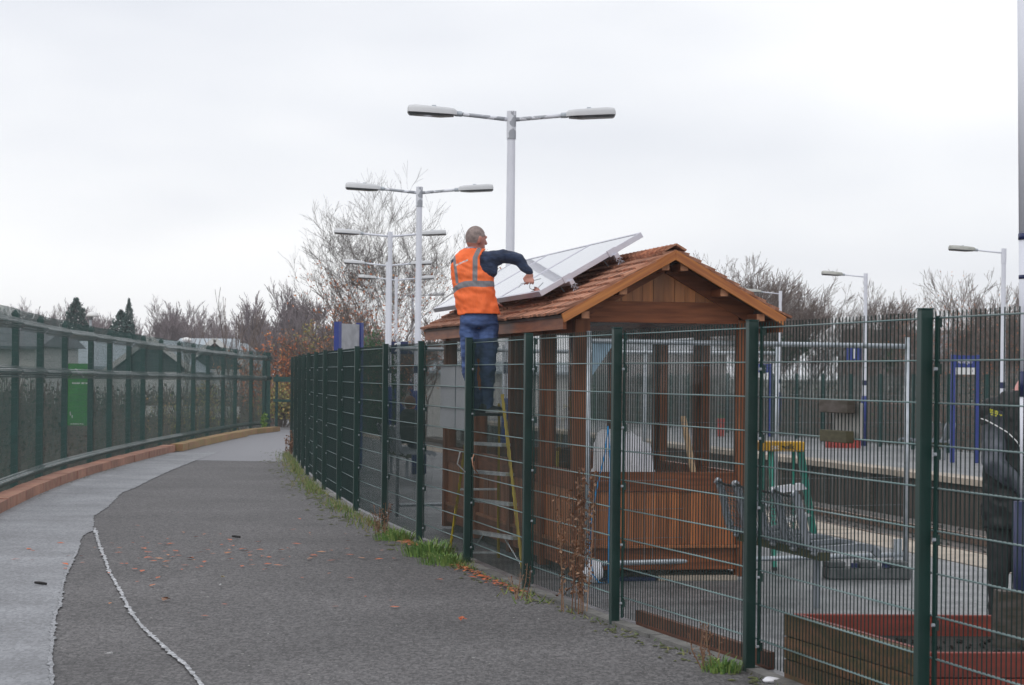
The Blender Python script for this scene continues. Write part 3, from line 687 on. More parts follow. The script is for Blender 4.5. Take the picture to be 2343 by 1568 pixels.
# ------------------------------------------------------------------ lamp posts
def lamp_head(parent, s, x0, z0, tilt, HM):
    # head pointing in direction s along x, root at x0
    L_, hh, ww = .60, .10, .27
    secs = [(0, .035, .06, .0), (.03, .05, .10, .0), (.10, .055, .12, 0), (.5, .062, .13, 0), (.585, .055, .11, 0), (.60, .03, .08, 0)]
    mb = MB(); n = 12; ring = []
    for (x, h, w_, _) in secs:
        rr = []
        for k in range(n):
            a = math.pi*k/(n-1); rr.append((x, -w_*math.cos(a)*1.0 if k not in (0, n-1) else -w_*math.cos(a), h*1.6*(math.sin(a)**.5) if 0 < k < n-1 else 0))
        ring.append(rr)
    def tr(p): x, y, z = p; return (x0 + s*(x*math.cos(tilt)), y, z0 + x*math.sin(tilt) + z)
    base = 0
    for rr in ring: mb.v += [tr(p) for p in rr]
    for i in range(len(ring)-1):
        for k in range(n-1): a = i*n+k; mb.f.append((a, a+1, a+n+1, a+n))
        mb.f.append((i*n+n-1, i*n, i*n+n, i*n+2*n-1))
    mb.f.append(tuple(range(n))); mb.f.append(tuple(range((len(ring)-1)*n, len(ring)*n)))
    hd = mb.build('lamp_head', HM, parent, True)
    hd.modifiers.new('es', 'EDGE_SPLIT').split_angle = rad(50)
    mb = MB(); q = [(.04, -.10), (.2, -.125), (.59, -.11), (.605, 0), (.59, .11), (.2, .125), (.04, .10)]
    m2 = [tr((x, y, -.003)) for x, y in q]; m3 = [tr((.05+(x-.05)*.97, y*.85, -.030 if x > .1 else -.015)) for x, y in q]
    k = len(q); mb.v = m2+m3; mb.f = [tuple(range(k)), tuple(range(2*k-1, k-1, -1))] + [(i, (i+1) % k, k+(i+1) % k, k+i) for i in range(k)]
    mb.build('lens', LENS, hd)
    mb = MB(); mb.tube([tr((.02, 0, .02)), tr((-.06, 0, .02))], .034, 10); mb.build('socket', GALV, hd)
    mb = MB(); mb.tube([tr((.28, 0, .085)), tr((.28, 0, .105))], .028, 10); mb.build('photocell', GALV, hd)
def lamp_post(name, u, vtop, label, double=True, H=4.9, group=None, zb=0.0, head=LHEAD, peel=True, horizon_fix=None):
    # depth from the height of the pole top above the eye
    Y = (H+zb-EYE)*F / max(1, ((HV + (u-CX)*math.sin(ROLL)) - vtop)); p = P(u, vtop, Y)
    o = thing(name, label, 'lamp post', (p.x, Y, zb), rad(2), group)
    mb = MB(); mb.tube([(0, 0, 1.5), (0, 0, H-.32)], [.060, .050], 14, False); mb.build('pole', WHITEP, o, True)
    mb = MB(); mb.tube([(0, 0, 0), (0, 0, 1.35), (0, 0, 1.42)], [.085, .085, .062], 14); mb.build('base_sleeve', BLUE, o, True)
    mb = MB(); mb.tube([(0, 0, 1.42), (0, 0, 1.5)], [.061, .0605], 14, False); mb.build('collar', WHITEP, o, True)
    mb = MB(); mb.tube([(0, 0, 1.72), (0, 0, 1.86)], .063, 14, False); mb.build('band', NAVY, o, True)
    mb = MB(); mb.tube([(0, 0, H-.34), (0, 0, H)], .058, 14); mb.build('top_sleeve', PEEL if peel else WHITEP, o)
    for s in ((-1, 1) if double else (-1,)):
        mb = MB(); mb.tube([(s*.05, 0, H-.10), (s*.33, 0, H-.0725), (s*.62, 0, H-.045)], [.026, .024, .024] if double else .018, 8); mb.build('bracket_arm', PEEL if peel else WHITEP, o, True)
        lamp_head(o, s, s*.66, H-.06, rad(3), head)
    return o, Y
dl = 'double headed lamp posts along the platform'
lamp_post('lamp_post', 1170, 255, 'tall white double lamp post behind the shelter roof, nearest and highest', True, group=dl)
lamp_post('lamp_post', 959.4, 428, 'white double lamp post with grey sleeve left of the workman', True, group=dl)
lamp_post('lamp_post', 892.5, 531, 'white double lamp post, its left head against the bare tree, third in height', True, group=dl, peel=False)
lamp_post('lamp_post', 887, 600, 'thin white double lamp post almost hidden behind the third one', True, group=dl, peel=False)
lamp_post('lamp_post', 906.5, 634, 'thin white double lamp post with low heads between the nearer poles', True, group=dl, peel=False)
lamp_post('lamp_post', 944, 672, 'farthest and lowest white double lamp post of the row', True, group=dl, peel=False)
sg = 'single headed lamp posts on the far platform'
r1, _ = lamp_post('lamp_post', 2296, 569, 'white single lamp post at the right, highest of those across the track', False, group=sg, zb=ZF, head=LHEAD2, peel=False)
r2, YR2 = lamp_post('lamp_post', 1980, 626, 'white single lamp post with the blue number 1 sign', False, group=sg, zb=ZF, head=LHEAD2, peel=False)
r3, _ = lamp_post('lamp_post', 1785, 666, 'white single lamp post just right of the shelter eave', False, group=sg, zb=ZF, head=LHEAD2, peel=False)
lamp_post('lamp_post', 1643, 742, 'single lamp post seen through the front window of the shelter', False, group=sg, zb=ZF, head=LHEAD2, peel=False)

def sign_plate(name, label, cat, p, rz, w_, h, back, parts=None, t=.02):
    o = thing(name, label, cat, p, rz); m_ = MB(); m_.bx(-w_/2, w_/2, -t/2, t/2, -h/2, h/2); m_.build('plate', back, o, bevel=.003); return o
RX = (rad(90), 0, 0)
# number 1, number 2, number 4
p = P(1953, 810, YR2-.05); o = sign_plate('number_sign', 'blue square sign with a white 1 fixed to the far platform lamp post', 'sign', p, 0, .42, .36, BLUE); text('1', .40, WHITE, o, (0, -.013, -.01), RX)
m_ = MB(); m_.tube([(.2, 0, .17), (.46, 0, .17)], .012, 6); m_.build('bracket', GALV, o)
p = P(914, 796, 37.0); o = sign_plate('number_sign', 'dark blue sign with a white 2 left of the shelter above the fence', 'sign', p, 0, .27, .20, NAVY); text('2', .20, WHITE, o, (-.04, -.013, 0), RX)
p = P(942.5, 802, 46); o = sign_plate('number_sign', 'small dark plate with a white 4 on a thin pole', 'sign', p, 0, .12, .14, NAVY); text('4', .15, WHITE, o, (0, -.013, 0), RX)
# station name boards on the far platform
def name_board(label, uL, uR, vtop, vbot, Y, cut=None):
    a, b = P(uL, vtop, Y), P(uR, vtop, Y); o = thing('name_board', label, 'station sign', ((a.x+b.x)/2, Y, ZF), rad(3)); W_ = (b.x-a.x); H_ = a.z-ZF
    for s in (-1, 1): m_ = MB(); m_.bx(s*W_/2-.05, s*W_/2+.05, -.04, .04, 0, H_); m_.build('post', BLUE, o, bevel=.01)
    m_ = MB(); m_.bx(-W_/2+.05, W_/2-.05, -.03, .03, H_-.29, H_-.012); m_.build('blue_panel', BLUE, o)
    m_ = MB(); m_.bx(-W_/2+.052, W_/2-.052, -.03, .03, H_-.45, H_-.293); m_.build('white_panel', WHITE, o)
    text('Accrington', .125, WHITE, o, (-.02, -.032, H_-.155), RX, sx=.62); text('1', .09, NAVY, o, (W_/2-.12, -.032, H_-.37), RX)
    return o
name_board('blue station name board reading Accrington at the right', 2180, 2236, 812, 1050, 52.5)
name_board('blue station name board partly hidden behind the fence post right of the shelter', 1722, 1762, 832, 1000, 74)
# oblique sign above the fence at the left
p = P(798, 775, 41); o = thing('name_board', 'blue edged board seen obliquely above the fence left of the lamp posts', 'station sign', (p.x, p.y, 0), rad(66))
for s in (-1, 1): m_ = MB(); m_.bx(s*.42-.05, s*.42+.05, -.05, .05, 0, 2.62); m_.build('post', BLUE, o)
m_ = MB(); m_.bx(-.365, .365, -.02, .02, 1.5, 2.59); m_.build('board', mat('grey_board_back', (.42, .43, .46), rough=.5), o)

# big pole at the right edge
p0, p1 = P(2352, 1568, 14.6), P(2343, 0, 14.6)
o = thing('mast', 'thick white mast with dark blue bands and blue base at the right edge', 'mast', (p0.x+.02, 14.6, 0))
dx = (p1.x-p0.x)/(p1.z-p0.z)
def mt(z0, z1, r, m, nm): 
    b = MB(); b.tube([(dx*z0-.0, 0, z0), (dx*z1, 0, z1)], r, 20); b.build(nm, m, o, True)
mt(0, .93, .115, BINB, 'base'); mt(.93, 1.60, .068, WHITEP, 'pole'); mt(1.60, 1.76, .072, NAVY, 'band'); mt(1.76, 2.60, .068, WHITEP, 'pole'); mt(2.60, 2.64, .072, NAVY, 'band'); mt(2.35, 2.375, .0705, NAVY, 'band'); mt(2.64, 4.6, .068, WHITEP, 'pole')

# ------------------------------------------------------------------ temporary barrier panels
def barrier(label, a, b, z0, H, foot=None, seed=0):
    a, b = Vector(a), Vector(b); L_ = (b-a).length; ang = math.atan2(b.y-a.y, b.x-a.x)
    o = thing('temporary_fence', label, 'temporary fence', (a.x, a.y, 0), ang, 'temporary mesh barriers around the shelter')
    for x in (0, L_): m_ = MB(); m_.tube([(x, 0, z0*.3), (x, 0, H+.05)], .021, 10); m_.build('upright', GALV, o, True)
    m_ = MB(); m_.tube([(.02, 0, H-.03), (L_-.02, 0, H-.03)], .022, 10); m_.build('top_tube', GALV, o, True)
    m_ = MB(); m_.tube([(.02, 0, z0+.1), (L_-.02, 0, z0+.1)], .022, 10); m_.build('bottom_tube', GALV, o, True)
    m_ = MB()
    n = int(L_/.075)
    for i in range(1, n): x = i*L_/n; m_.bx(x-.0012, x+.0012, -.0012, .0012, z0+.1, H-.03)
    k = 0
    z = z0+.3
    while z < H-.1: m_.bx(.02, L_-.02, -.0015, .0015, z-.0015, z+.0015); z += .24
    m_.build('mesh', MESHM, o, stuff=True)
    return o, L_
a = P(1341, 1335, 18.75); b = P(2070, 1290, 20.1)
hb1, HL = barrier('long barrier panel of galvanised tube in front of the shelter gable', (a.x, 18.75, 0), (b.x, 20.1, 0), .06, 2.02)
m_ = MB(); m_.bx(HL-.12, HL-.04, -.01, .01, .12, .30); m_.build('gusset', GALV, hb1)
m_ = MB(); m_.v = [(.03, -.002, 1.98), (.24, -.002, 1.98), (.03, -.002, 1.70)]; m_.f = [(0, 1, 2)]; m_.build('torn_cloth', mat('pale_torn_cloth', (.35, .5, .62), rough=.6), hb1)
a = P(904, 1180, 26.5); barrier('galvanised barrier panel behind the shelter at its left', (a.x, 26.9, 0), (a.x+3.0, 28.6, 0), .06, 2.03)
barrier('galvanised barrier panel beyond the shelter windows', (-.1, 28.8, 0), (3.2, 27.6, 0), .06, 2.03)
# feet
def foot(label, p, rz):
    o = thing('rubber_block', label, 'rubber block', p, rz); m_ = MB(); m_.bx(-.36, .36, -.12, .12, 0, .095)
    for x in (-.27, 0, .27): m_.bx(x-.09, x+.06, -.11, .11, .096, .15)
    m_.build('block_body', RUBBER, o, bevel=.012)
    for x in (-.135, .135): m_ = MB(); m_.bx(x-.03, x+.03, -.125, -.1, .1, .14); m_.build('hole', BINB, o)
    return o
p = G(1990, 1328); foot('long grey rubber barrier foot on the platform beneath the bench end', (p.x, p.y+.2, 0), .12)
p = G(1370, 1325); foot('grey rubber foot of the barrier at the shelter corner', (p.x, p.y+.1, 0), 1.2)

# ------------------------------------------------------------------ step ladders
def fr(parent, a, b, w_, d, nm, m, bevel=.003): m_ = MB(); m_.beam(a, b, w_, d, up=Vector((0, 1, 0))); return m_.build(nm, m, parent, bevel=bevel)
YB = 20.62
lad = thing('step_ladder', 'tall yellow step ladder with grey treads under the workman', 'ladder', (-.13, 19.9, 0))
Lf = lambda u, v, y: P(u, v, y) - Vector((-.13, 19.9, 0))
TL, TR = Lf(1077, 905, 20.95), Lf(1149, 905, 20.6); BL, BR = Lf(1071, 1285, 20.75), Lf(1196, 1307, 19.9)
RTL, RTR = Lf(1078, 925, 21.05), Lf(1141, 925, 20.8); RBL, RBR = Lf(1027, 1275, 21.65), Lf(1140, 1275, 21.3)
for a, b in ((TL, BL), (TR, BR)): fr(lad, a, b, .03, .065, 'front_rail', YEL)
for a, b in ((RTL, RBL), (RTR, RBR)): fr(lad, a, b, .025, .045, 'rear_rail', YEL)
for q in (.095, .29, .46, .63, .82):
    a, b = TL.lerp(BL, q), TR.lerp(BR, q); m_ = MB(); m_.beam(a+Vector((.018, .03, 0)), b+Vector((-.018, .03, 0)), .09, .028); m_.build('tread', TREAD, lad)
for q in (.55, .97):
    a, b = RTL.lerp(RBL, q), RTR.lerp(RBR, q); fr(lad, a, b, .02, .02, 'rear_brace', TREAD)
a, b = TL.lerp(BL, .82), TR.lerp(BR, .82); c, d = TL.lerp(BL, .98), TR.lerp(BR, .98); mid = (a+b)/2
fr(lad, a.lerp(b, .3), c, .012, .02, 'diagonal_brace', TREAD); fr(lad, a.lerp(b, .7), d, .012, .02, 'diagonal_brace', TREAD)
m_ = MB(); m_.tube([Lf(1052, 1035, 20.4), Lf(1046, 1062, 20.5), Lf(1064, 1080, 20.6), Lf(1085, 1080, 20.8)], .006, 5); m_.build('spreader', TREAD, lad)

gl = thing('step_ladder', 'short green step ladder with yellow top cap behind the bench', 'ladder', (2.4, 20.4, 0))
Lg = lambda u, v, y: P(u, v, y) - Vector((2.4, 20.4, 0))
ta, tb = Lg(1750, 1030, 20.7), Lg(1830, 1030, 20.7)
ca = G(1771, 1305); fl = ca - Vector((2.4, 20.4, 0)); 
fr(gl, ta+Vector((.05, 0, 0)), fl, .042, .06, 'front_rail', LADG); 
fr2 = Vector((P(1868, 1240, 22.6).x-2.4, 2.3-.05, .0)); fr(gl, tb, fr2, .060, .06, 'front_rail', LADG)
fr(gl, ta+Vector((-.01, .06, 0)), Lg(1745, 1230, 21.6), .022, .045, 'rear_rail', LADG); fr(gl, tb+Vector((-.05, .08, 0)), Lg(1815, 1240, 21.7), .022, .045, 'rear_rail', LADG)
m_ = MB(); m_.bx(-.21, .21, -.10, .13, -.045, .045); cp_ = m_.build('top_cap', LADY, gl, bevel=.012); cp_.location = (ta+tb)/2 + Vector((-.02, 0, .035))
text('cat', .062, WHITE, cp_, (-.065, -.102, -.005), RX); text('walk', .062, BLKP, cp_, (.055, -.102, -.003), RX)
for i, q in enumerate((.34, .62, .85)):
    a, b = (ta+Vector((.05, 0, 0))).lerp(fl, q), tb.lerp(fr2, q); m_ = MB(); m_.beam(a+Vector((.02, .04, 0)), b+Vector((-.02, .04, 0)), .10, .055 if i == 0 else .03); m_.build('tread', WSACK if i == 0 else TREAD, gl)
m_ = MB(); m_.box(fr2+Vector((0, 0, .02)), (.05, .06, .04)); m_.build('rubber_foot', WHITE, gl)
m_ = MB(); m_.box(fl+Vector((0, 0, .015)), (.045, .06, .03)); m_.build('rubber_foot', RUBBER, gl)

# ------------------------------------------------------------------ benches
def bench(label, origin, n=4, group='perforated metal benches'):
    # local y runs along the row, backs on -x side, seats towards +x
    o = thing('bench', label, 'bench', origin, RZ, group); W_ = .50
    m_ = MB(); m_.bx(-.03, .05, -.06, n*W_+.02, .36, .42); m_.build('beam', MOSSW, o)
    for y in (.10, n*W_-.12): m_ = MB(); m_.bx(-.018, .024, y-.02, y+.02, 0, .358); m_.build('leg', BENCHM, o)
    prof = [(-.22, .86), (-.20, .84), (-.155, .70), (-.13, .56), (-.10, .47), (-.03, .435), (.10, .44), (.30, .455), (.40, .445), (.45, .40)]
    for k in range(n):
        y0 = k*W_+.01; y1 = y0+W_-.02
        for y in (y0, y1):
            m_ = MB()
            for (x0, z0), (x1, z1) in zip(prof, prof[1:]): m_.beam((x0, y, z0), (x1, y, z1), .042, .055, up=Vector((0, 1, 0)).cross(Vector((x1-x0, 0, z1-z0))))
            sf = m_.build('seat_frame', BENCHM, o)
            m_ = MB(); m_.ell((-.215, y, .85), (.022, .02, .03), n=8, h=6); m_.build('worn_end', BENCHL, sf, True); m_ = MB(); m_.ell((-.02, y, .41), (.06, .02, .022), n=8, h=6); m_.build('worn_end', BENCHL, sf, True)
        # perforated sheet: strips each way
        m_ = MB(); sag = lambda y: .035*(1-((y-(y0+y1)/2)/((y1-y0)/2))**2)
        pts = []
        for (x0, z0), (x1, z1) in zip(prof[1:], prof[2:-1]):
            N_ = max(2, int(math.hypot(x1-x0, z1-z0)/.024))
            for i in range(N_): pts.append((x0+(x1-x0)*i/N_, z0+(z1-z0)*i/N_))
        for x, z in pts: 
            ysn = [y0+.02 + (y1-y0-.04)*i/5 for i in range(6)]
            for a_, b_ in zip(ysn, ysn[1:]): m_.beam((x+sag(a_)*.4, a_, z-sag(a_)*.5), (x+sag(b_)*.4, b_, z-sag(b_)*.5), .005, .004)
        for i in range(11):
            y = y0+.03+(y1-y0-.06)*i/10
            for (x0, z0), (x1, z1) in zip(prof[1:], prof[2:-1]): m_.beam((x0+sag(y)*.4, y, z0-sag(y)*.5), (x1+sag(y)*.4, y, z1-sag(y)*.5), .005, .004)
        m_.build('perforated_seat', BENCHD, o, stuff=True)
        m_ = MB(); pts = [(-.21+sag(y)*.4, y, .855-sag(y)*.8) for y in [y0+(y1-y0)*i/8 for i in range(9)]]; m_.tube(pts, .011, 6); m_.build('top_rim', BLKP, o, True)
    return o
bq = G(1872, 1390); b0 = bench('dark grey perforated metal bench seen from behind, right of the shelter window', (bq.x+.0, bq.y-.12, 0))
def cp_bench(label, x, y, z=0, rz=RZ):
    c = copy_tree(b0); c.location = (x, y, z); c.rotation_euler = (0, 0, rz); c['label'] = label; return c
cp_bench('dark metal bench behind the shelter with a person in a dark coat on it', -1.65, 36.6)
cp_bench('grey metal seats standing on the far platform beside the name board', 9.9, 56, ZF, RZ+math.pi)

# ------------------------------------------------------------------ planter, posts, fence box
pA = P(1803, 1405, 12.85); pB = P(2112, 1497, 11.1)
pl_ = thing('planter', 'square timber planter with red inside boards behind the fence, bottom right', 'planter', (pA.x, pA.y, 0))
A3 = Vector((0, 0, 0)); B3 = Vector((pB.x-pA.x, pB.y-pA.y, 0)); D1 = Vector((1.05, -.02, 0)).normalized()*1.9; C3 = B3 + Vector((1.7, .12, 0)); D3 = A3 + Vector((1.9, .05, 0))
for (a, b, m, nm) in ((A3, B3, PLANT_M, 'side'), (B3, C3, PLANT_R, 'front'), (A3, D3, PLANT_R, 'back')):
    for k in range(3):
        z0 = .0 + k*.127; m_ = MB(); d = (b-a).normalized(); e = .022 if nm == 'side' else 0
        m_.beam(a+d*(.03 if nm != 'side' else -.0)+Vector((0, 0, z0+.062)), b-d*.03+Vector((0, 0, z0+.062)), .045, .122); m_.build('board', m, pl_, bevel=.004)
m_ = MB(); d = (B3-A3).normalized(); nrm = Vector((-d.y, d.x, 0)); nrm = nrm if nrm.x > 0 else -nrm
m_.beam(A3+nrm*.045+d*.05+Vector((0, 0, .20)), B3+nrm*.045-d*.05+Vector((0, 0, .20)), .03, .355); m_.build('lining', PLANT_R, pl_)
m_ = MB(); m_.poly([tuple(q+Vector((0, 0, .26))) for q in (A3+Vector((.04, 0, 0)), B3+Vector((.04, .02, 0)), C3, D3)]); m_.build('soil', SOIL, pl_)
m_ = MB(); m_.box((0, 0, .29), (.145, .15, .58), Euler((0, rad(2), 0)).to_matrix()); tag(m_.build('timber_bollard', OLDW, None, False, (P(2305, 1400, 12.4).x, 12.4, -.02)), 'weathered square timber stump standing in the planter at the right edge', 'post')
m_ = MB()
for k in range(60):
    q = Vector((pA.x+rnd.uniform(.55, 1.5), pA.y+rnd.uniform(-1.1, -.2), .27)); q.x = max(q.x, pB.x-.1 + (q.y-pB.y)*-.3)
    s = rnd.uniform(.012, .03); m_.box(q, (s, s, s*.6), Euler((rnd.random(), rnd.random(), rnd.random()*3)).to_matrix())
tag(m_.build('soil_clods', SOIL), kind='stuff')
# box hung on the mesh
pa, pb2, ang = FANG[2]
f = .0
q = P(1960, 958, 11.92)
ang = FANG[2][2]; t_ = (q.y - pa.y)/(pb2.y-pa.y); c = pa.lerp(pb2, t_); nf = Vector((math.sin(ang), -math.cos(ang), 0))
ins = thing('insect_box', 'small weathered wooden box clamped on the fence mesh near the right post', 'box', (c.x+nf.x*.042, c.y+nf.y*.042, 1.535), ang)
q1 = .62
m_ = MB(); m_.box((0, .035, 0.02), (.66*q1, .045, .066)); m_.build('roof_plank', OLDW, ins, bevel=.003)
m_ = MB(); m_.box((.0, .035, -.135), (.62*q1, .045, .062)); m_.build('base_plank', mat('mossy_plank', (.085, .075, .04), (.055, .05, .025), rough=.85, nscale=12, stretch=(1, 1, 4)), ins, bevel=.003)
for k in range(6):
    m_ = MB(); m_.box((-.16+.064*k, -.03, -.055), (.062, .02, .19)); m_.build('slat', PALEW, ins)
# make sure it faces both sides of the mesh (local +y is the path side)
# grey sheet tied to the fence
pa, pb2, ang = FANG[6]
a = P(990, 910, 22.7); b = P(1067, 910, 20.6)
pa, pb2, ang = FANG[6] if False else [x for x in FANG if x[0].y < 21.6 < x[1].y][0]
d = (pb2-pa).normalized(); nf = Vector((math.sin(ang), -math.cos(ang), 0))
o = thing('grey_sheet', 'plain grey rectangular sheet fixed to the platform side of the fence by the ladder', 'sheet', (pa.x, pa.y, 0), ang)
L_ = (pb2-pa).length
m_ = MB(); m_.bx(.04, 1.70, -.058, -.052, 1.195, 1.792); m_.build('panel', GREYB, o)
m_ = MB(); m_.bx(.9, .906, -.0515, -.049, 1.2, 1.79); m_.build('joint_strip', GALV, o)
for x, z in ((.9, 1.75), (.9, 1.39), (.1, 1.2)): m_ = MB(); m_.box((x, -.046, z), (.012, .006, .018)); m_.build('fixing', WHITE, o)
# rusty board lying along the fence inside
pa, pb2, ang = FANG[3]; nf = Vector((math.sin(ang), -math.cos(ang), 0)); a = pa.lerp(pb2, .02)+nf*.16; b = pa.lerp(pb2, .98)+nf*.16
m_ = MB(); m_.beam(a+Vector((0, 0, .05)), b+Vector((0, 0, .05)), .04, .10); tag(m_.build('timber_edging', mat('rusty_board', (.16, .06, .03), (.09, .04, .025), rough=.8, nscale=5), None), 'rust red edging board lying inside the foot of the fence', 'board')
# blue ropes on the barrier
m_ = MB(); pts = [P(1391, 975, 18.7), P(1383, 1040, 18.68), P(1362, 1130, 18.66), P(1352, 1190, 18.64), P(1349, 1260, 18.62), P(1356, 1315, 18.6), P(1370, 1333, 18.55), P(1392, 1335, 18.55), P(1393, 1200, 18.68), P(1396, 1060, 18.7), P(1391, 975, 18.7)]
pts = [Vector((p.x, p.y, max(p.z, .01))) for p in pts]; m_.tube(pts, .006, 5); tag(m_.build('blue_rope', ROPE, None, True), 'thin blue rope looped down from the barrier by the shelter corner', 'rope')
# copper coloured cable loop by the ladder
m_ = MB(); m_.tube([P(1084, 1040, 20.3), P(1080, 1052, 20.28), P(1082, 1066, 20.26), P(1086, 1075, 20.3), P(1092, 1082, 20.35)], .006, 5); tag(m_.build('cable', mat('copper_cable', (.5, .25, .15), rough=.5), None, True), 'short tan cable curling beside the ladder rail', 'cable')
lumpy((P(1356, 1290, 18.95).x, 18.75, .10), (.08, .07, .10), 'white_bag', WSACK, 'small white bag on the ground at the shelter front corner', 'bag', 5, 12)
lumpy((1.47, 12.78, .012), (.05, .06, .018), 'white_bag', WSACK, 'crumpled white plastic bag on the ground inside the fence, bottom right', 'bag', 9, 12)

# ------------------------------------------------------------------ far platform furniture and fence
ff = thing('mesh_fence', 'green mesh fence along the back of the far platform', 'fence')
a, b = Vector((*fedge(-22, 5.6), ZF)), Vector((*fedge(70, 5.6), ZF)); n = 37; d = (b-a)/n; dn = d.normalized(); ang = math.atan2(d.y, d.x)
fpm = MB(); fpm.bx(-.04, .04, -.04, .04, 0, 2.05); fpm = fpm.mesh('post', GREENL)
fwm = MB()
for i in range(26): x = -d.length/2 + i*.1; fwm.bx(x-.004, x+.004, -.004, .004, .05, 2.0)
for k in range(9): fwm.bx(-d.length/2, d.length/2, -.006, .006, .15+.2*k, .162+.2*k)
fwm = fwm.mesh('mesh_panel', GREENL)
for i in range(n+1): obj('post', fpm, ff, a+d*i, (0, 0, ang))
for i in range(n): obj('mesh_panel', fwm, ff, a+d*(i+.5), (0, 0, ang), stuff=True)
def tub(label, u0, u1, v0, v1, Y, m=RED, z=ZF):
    a, b = P(u0, v1, Y), P(u1, v0, Y); o = thing('flower_tub', label, 'tub', ((a.x+b.x)/2, Y, z)); w_ = b.x-a.x; h = max(.2, b.z-z)
    m_ = MB(); m_.bx(-w_/2, w_/2, -.2, .2, 0, h*.8); m_.build('tub_body', m, o); m_ = MB(); m_.bx(-w_/2-.02, w_/2+.02, -.22, .22, h*.8, h); m_.build('rim', m, o)
    m_ = MB()
    for k in range(40):
        c = Vector((rnd.uniform(-w_/2, w_/2), rnd.uniform(-.15, .15), h+rnd.uniform(0, .12))); leaf(m_, c, .05)
    m_.build('plants', LGREEN, o, stuff=True)
def leaf(mb, c, s, rr=rnd):
    a = Vector((rr.uniform(-1, 1), rr.uniform(-1, 1), rr.uniform(-1, 1))).normalized(); b = a.cross(Vector((rr.uniform(-1, 1), rr.uniform(-1, 1), rr.uniform(-1, 1)))).normalized()
    mb.poly([c-a*s, c-b*s*.55, c+a*s, c+b*s*.55])
tub('red flower tub on the far platform seen through the shelter', 1640, 1655, 958, 985, 74)
tub('long red flower trough on the far platform below the fence box', 1890, 1966, 1000, 1020, 63)

# ------------------------------------------------------------------ vegetation
def tree_mesh(seed, h, spread, levels=5, r0=.14, m=BARK, lean=(0, 0), nstem=1, twig=.006, up=.35, wild=.5, minr=.008):
    rr = random.Random(seed); mb = MB(); tips = []
    def seg(p, d, L_, r, lv):
        n = 3 if lv < 2 else 2; pts = [p]; rs = [r]; dd = d.copy(); q = p.copy(); r1 = max(r*.62, minr)
        for i in range(n):
            dd = (dd + Vector((rr.uniform(-1, 1), rr.uniform(-1, 1), rr.uniform(-.7, .9)))*(.12+.04*lv)).normalized(); q = q + dd*L_/n; pts.append(q.copy()); rs.append(r + (r1-r)*(i+1)/n)
        mb.tube(pts, rs, 6 if lv == 0 else (4 if lv < 3 else 3), lv == 0)
        if lv >= levels: tips.append(q); return
        if lv >= levels-2: tips.append(pts[1])
        k = rr.choice((3, 3, 4)) if lv < levels-1 else rr.choice((3, 4, 5))
        for j in range(k):
            t = 1.0 if j == 0 else rr.uniform(.35, 1.0); i = min(n-1, int(t*n)); b = pts[i].lerp(pts[i+1], t*n-i) if t < 1 else pts[-1]
            az = rr.uniform(0, 2*math.pi); s = wild*(.45 if j == 0 else 1); side = Vector((math.cos(az)*spread, math.sin(az)*spread, 0))
            nd = (dd + side*s + Vector((lean[0], lean[1], up*.5))).normalized()
            seg(b, nd, L_*rr.uniform(.58, .82), r1*(1 if j == 0 else .72), lv+1)
    for s in range(nstem):
        az = 6.28*s/nstem + rr.random(); d = Vector((math.cos(az)*.28*(nstem > 1), math.sin(az)*.28*(nstem > 1), 1)).normalized()
        seg(Vector((math.cos(az), math.sin(az), 0))*.1*(nstem > 1), d, h*.30, r0/(nstem**.4), 0)
    zs = max(v[2] for v in mb.v); k = h/zs; mb.v = [(x*k, y*k, z*k) for x, y, z in mb.v]; tips = [t*k for t in tips]
    return mb, tips
def plant_tree(name, label, cat, data, u, Y, zb, wood, leaves=None, group=None, rz=0, sc=1, x=None):
    p = P(u, 860, Y); o = thing(name, label, cat, (p.x if x is None else x, Y, zb), rz, group); obj('trunk', data, o)
    if leaves is not None: obj('crown', leaves, o)
    o.scale = (sc, sc, sc); return o
def leaf_mesh(tips, n, s, jit, m, zmax=None, seed=1, name='crown', zmin=None):
    rr = random.Random(seed); mb = MB(); cand = [t for t in tips if (zmax is None or t.z < zmax + rr.uniform(-1, 1)) and (zmin is None or t.z > zmin)]
    for i in range(n):
        t = rr.choice(cand); leaf(mb, t + Vector((rr.gauss(0, jit), rr.gauss(0, jit), rr.gauss(0, jit))), s*rr.uniform(.6, 1.3), rr)
    return mb.mesh(name, m)
# the big bare tree with its last orange leaves
mb, tips = tree_mesh(17, 9.7, 1.05, 6, .075, wild=.66, nstem=4, up=.22, minr=.0046)
bigw = mb.mesh('trunk', BARK); bigl = leaf_mesh(tips, 1300, .055, .12, LORAN, zmax=5.2)
plant_tree('bare_tree', 'large bare tree with a few orange leaves behind the lamp posts', 'tree', bigw, 868, 78, -.6, BARK, bigl, rz=.6).scale = (.84, .84, 1.0)
mb, tips = tree_mesh(23, 5.6, 1.0, 5, .07, wild=.7, nstem=3, minr=.009)
md = mb.mesh('trunk', TWIGB); ml = leaf_mesh(tips, 1100, .05, .15, LORAN, zmax=4.4)
plant_tree('bare_tree', 'smaller bare tree with orange leaves at the foot of the large one, left side', 'tree', md, 770, 74, -.9, TWIGB, ml)
plant_tree('bare_tree', 'bare tree with orange leaves right of the lamp poles', 'tree', md, 965, 86, -1.0, TWIGB, ml, rz=2)
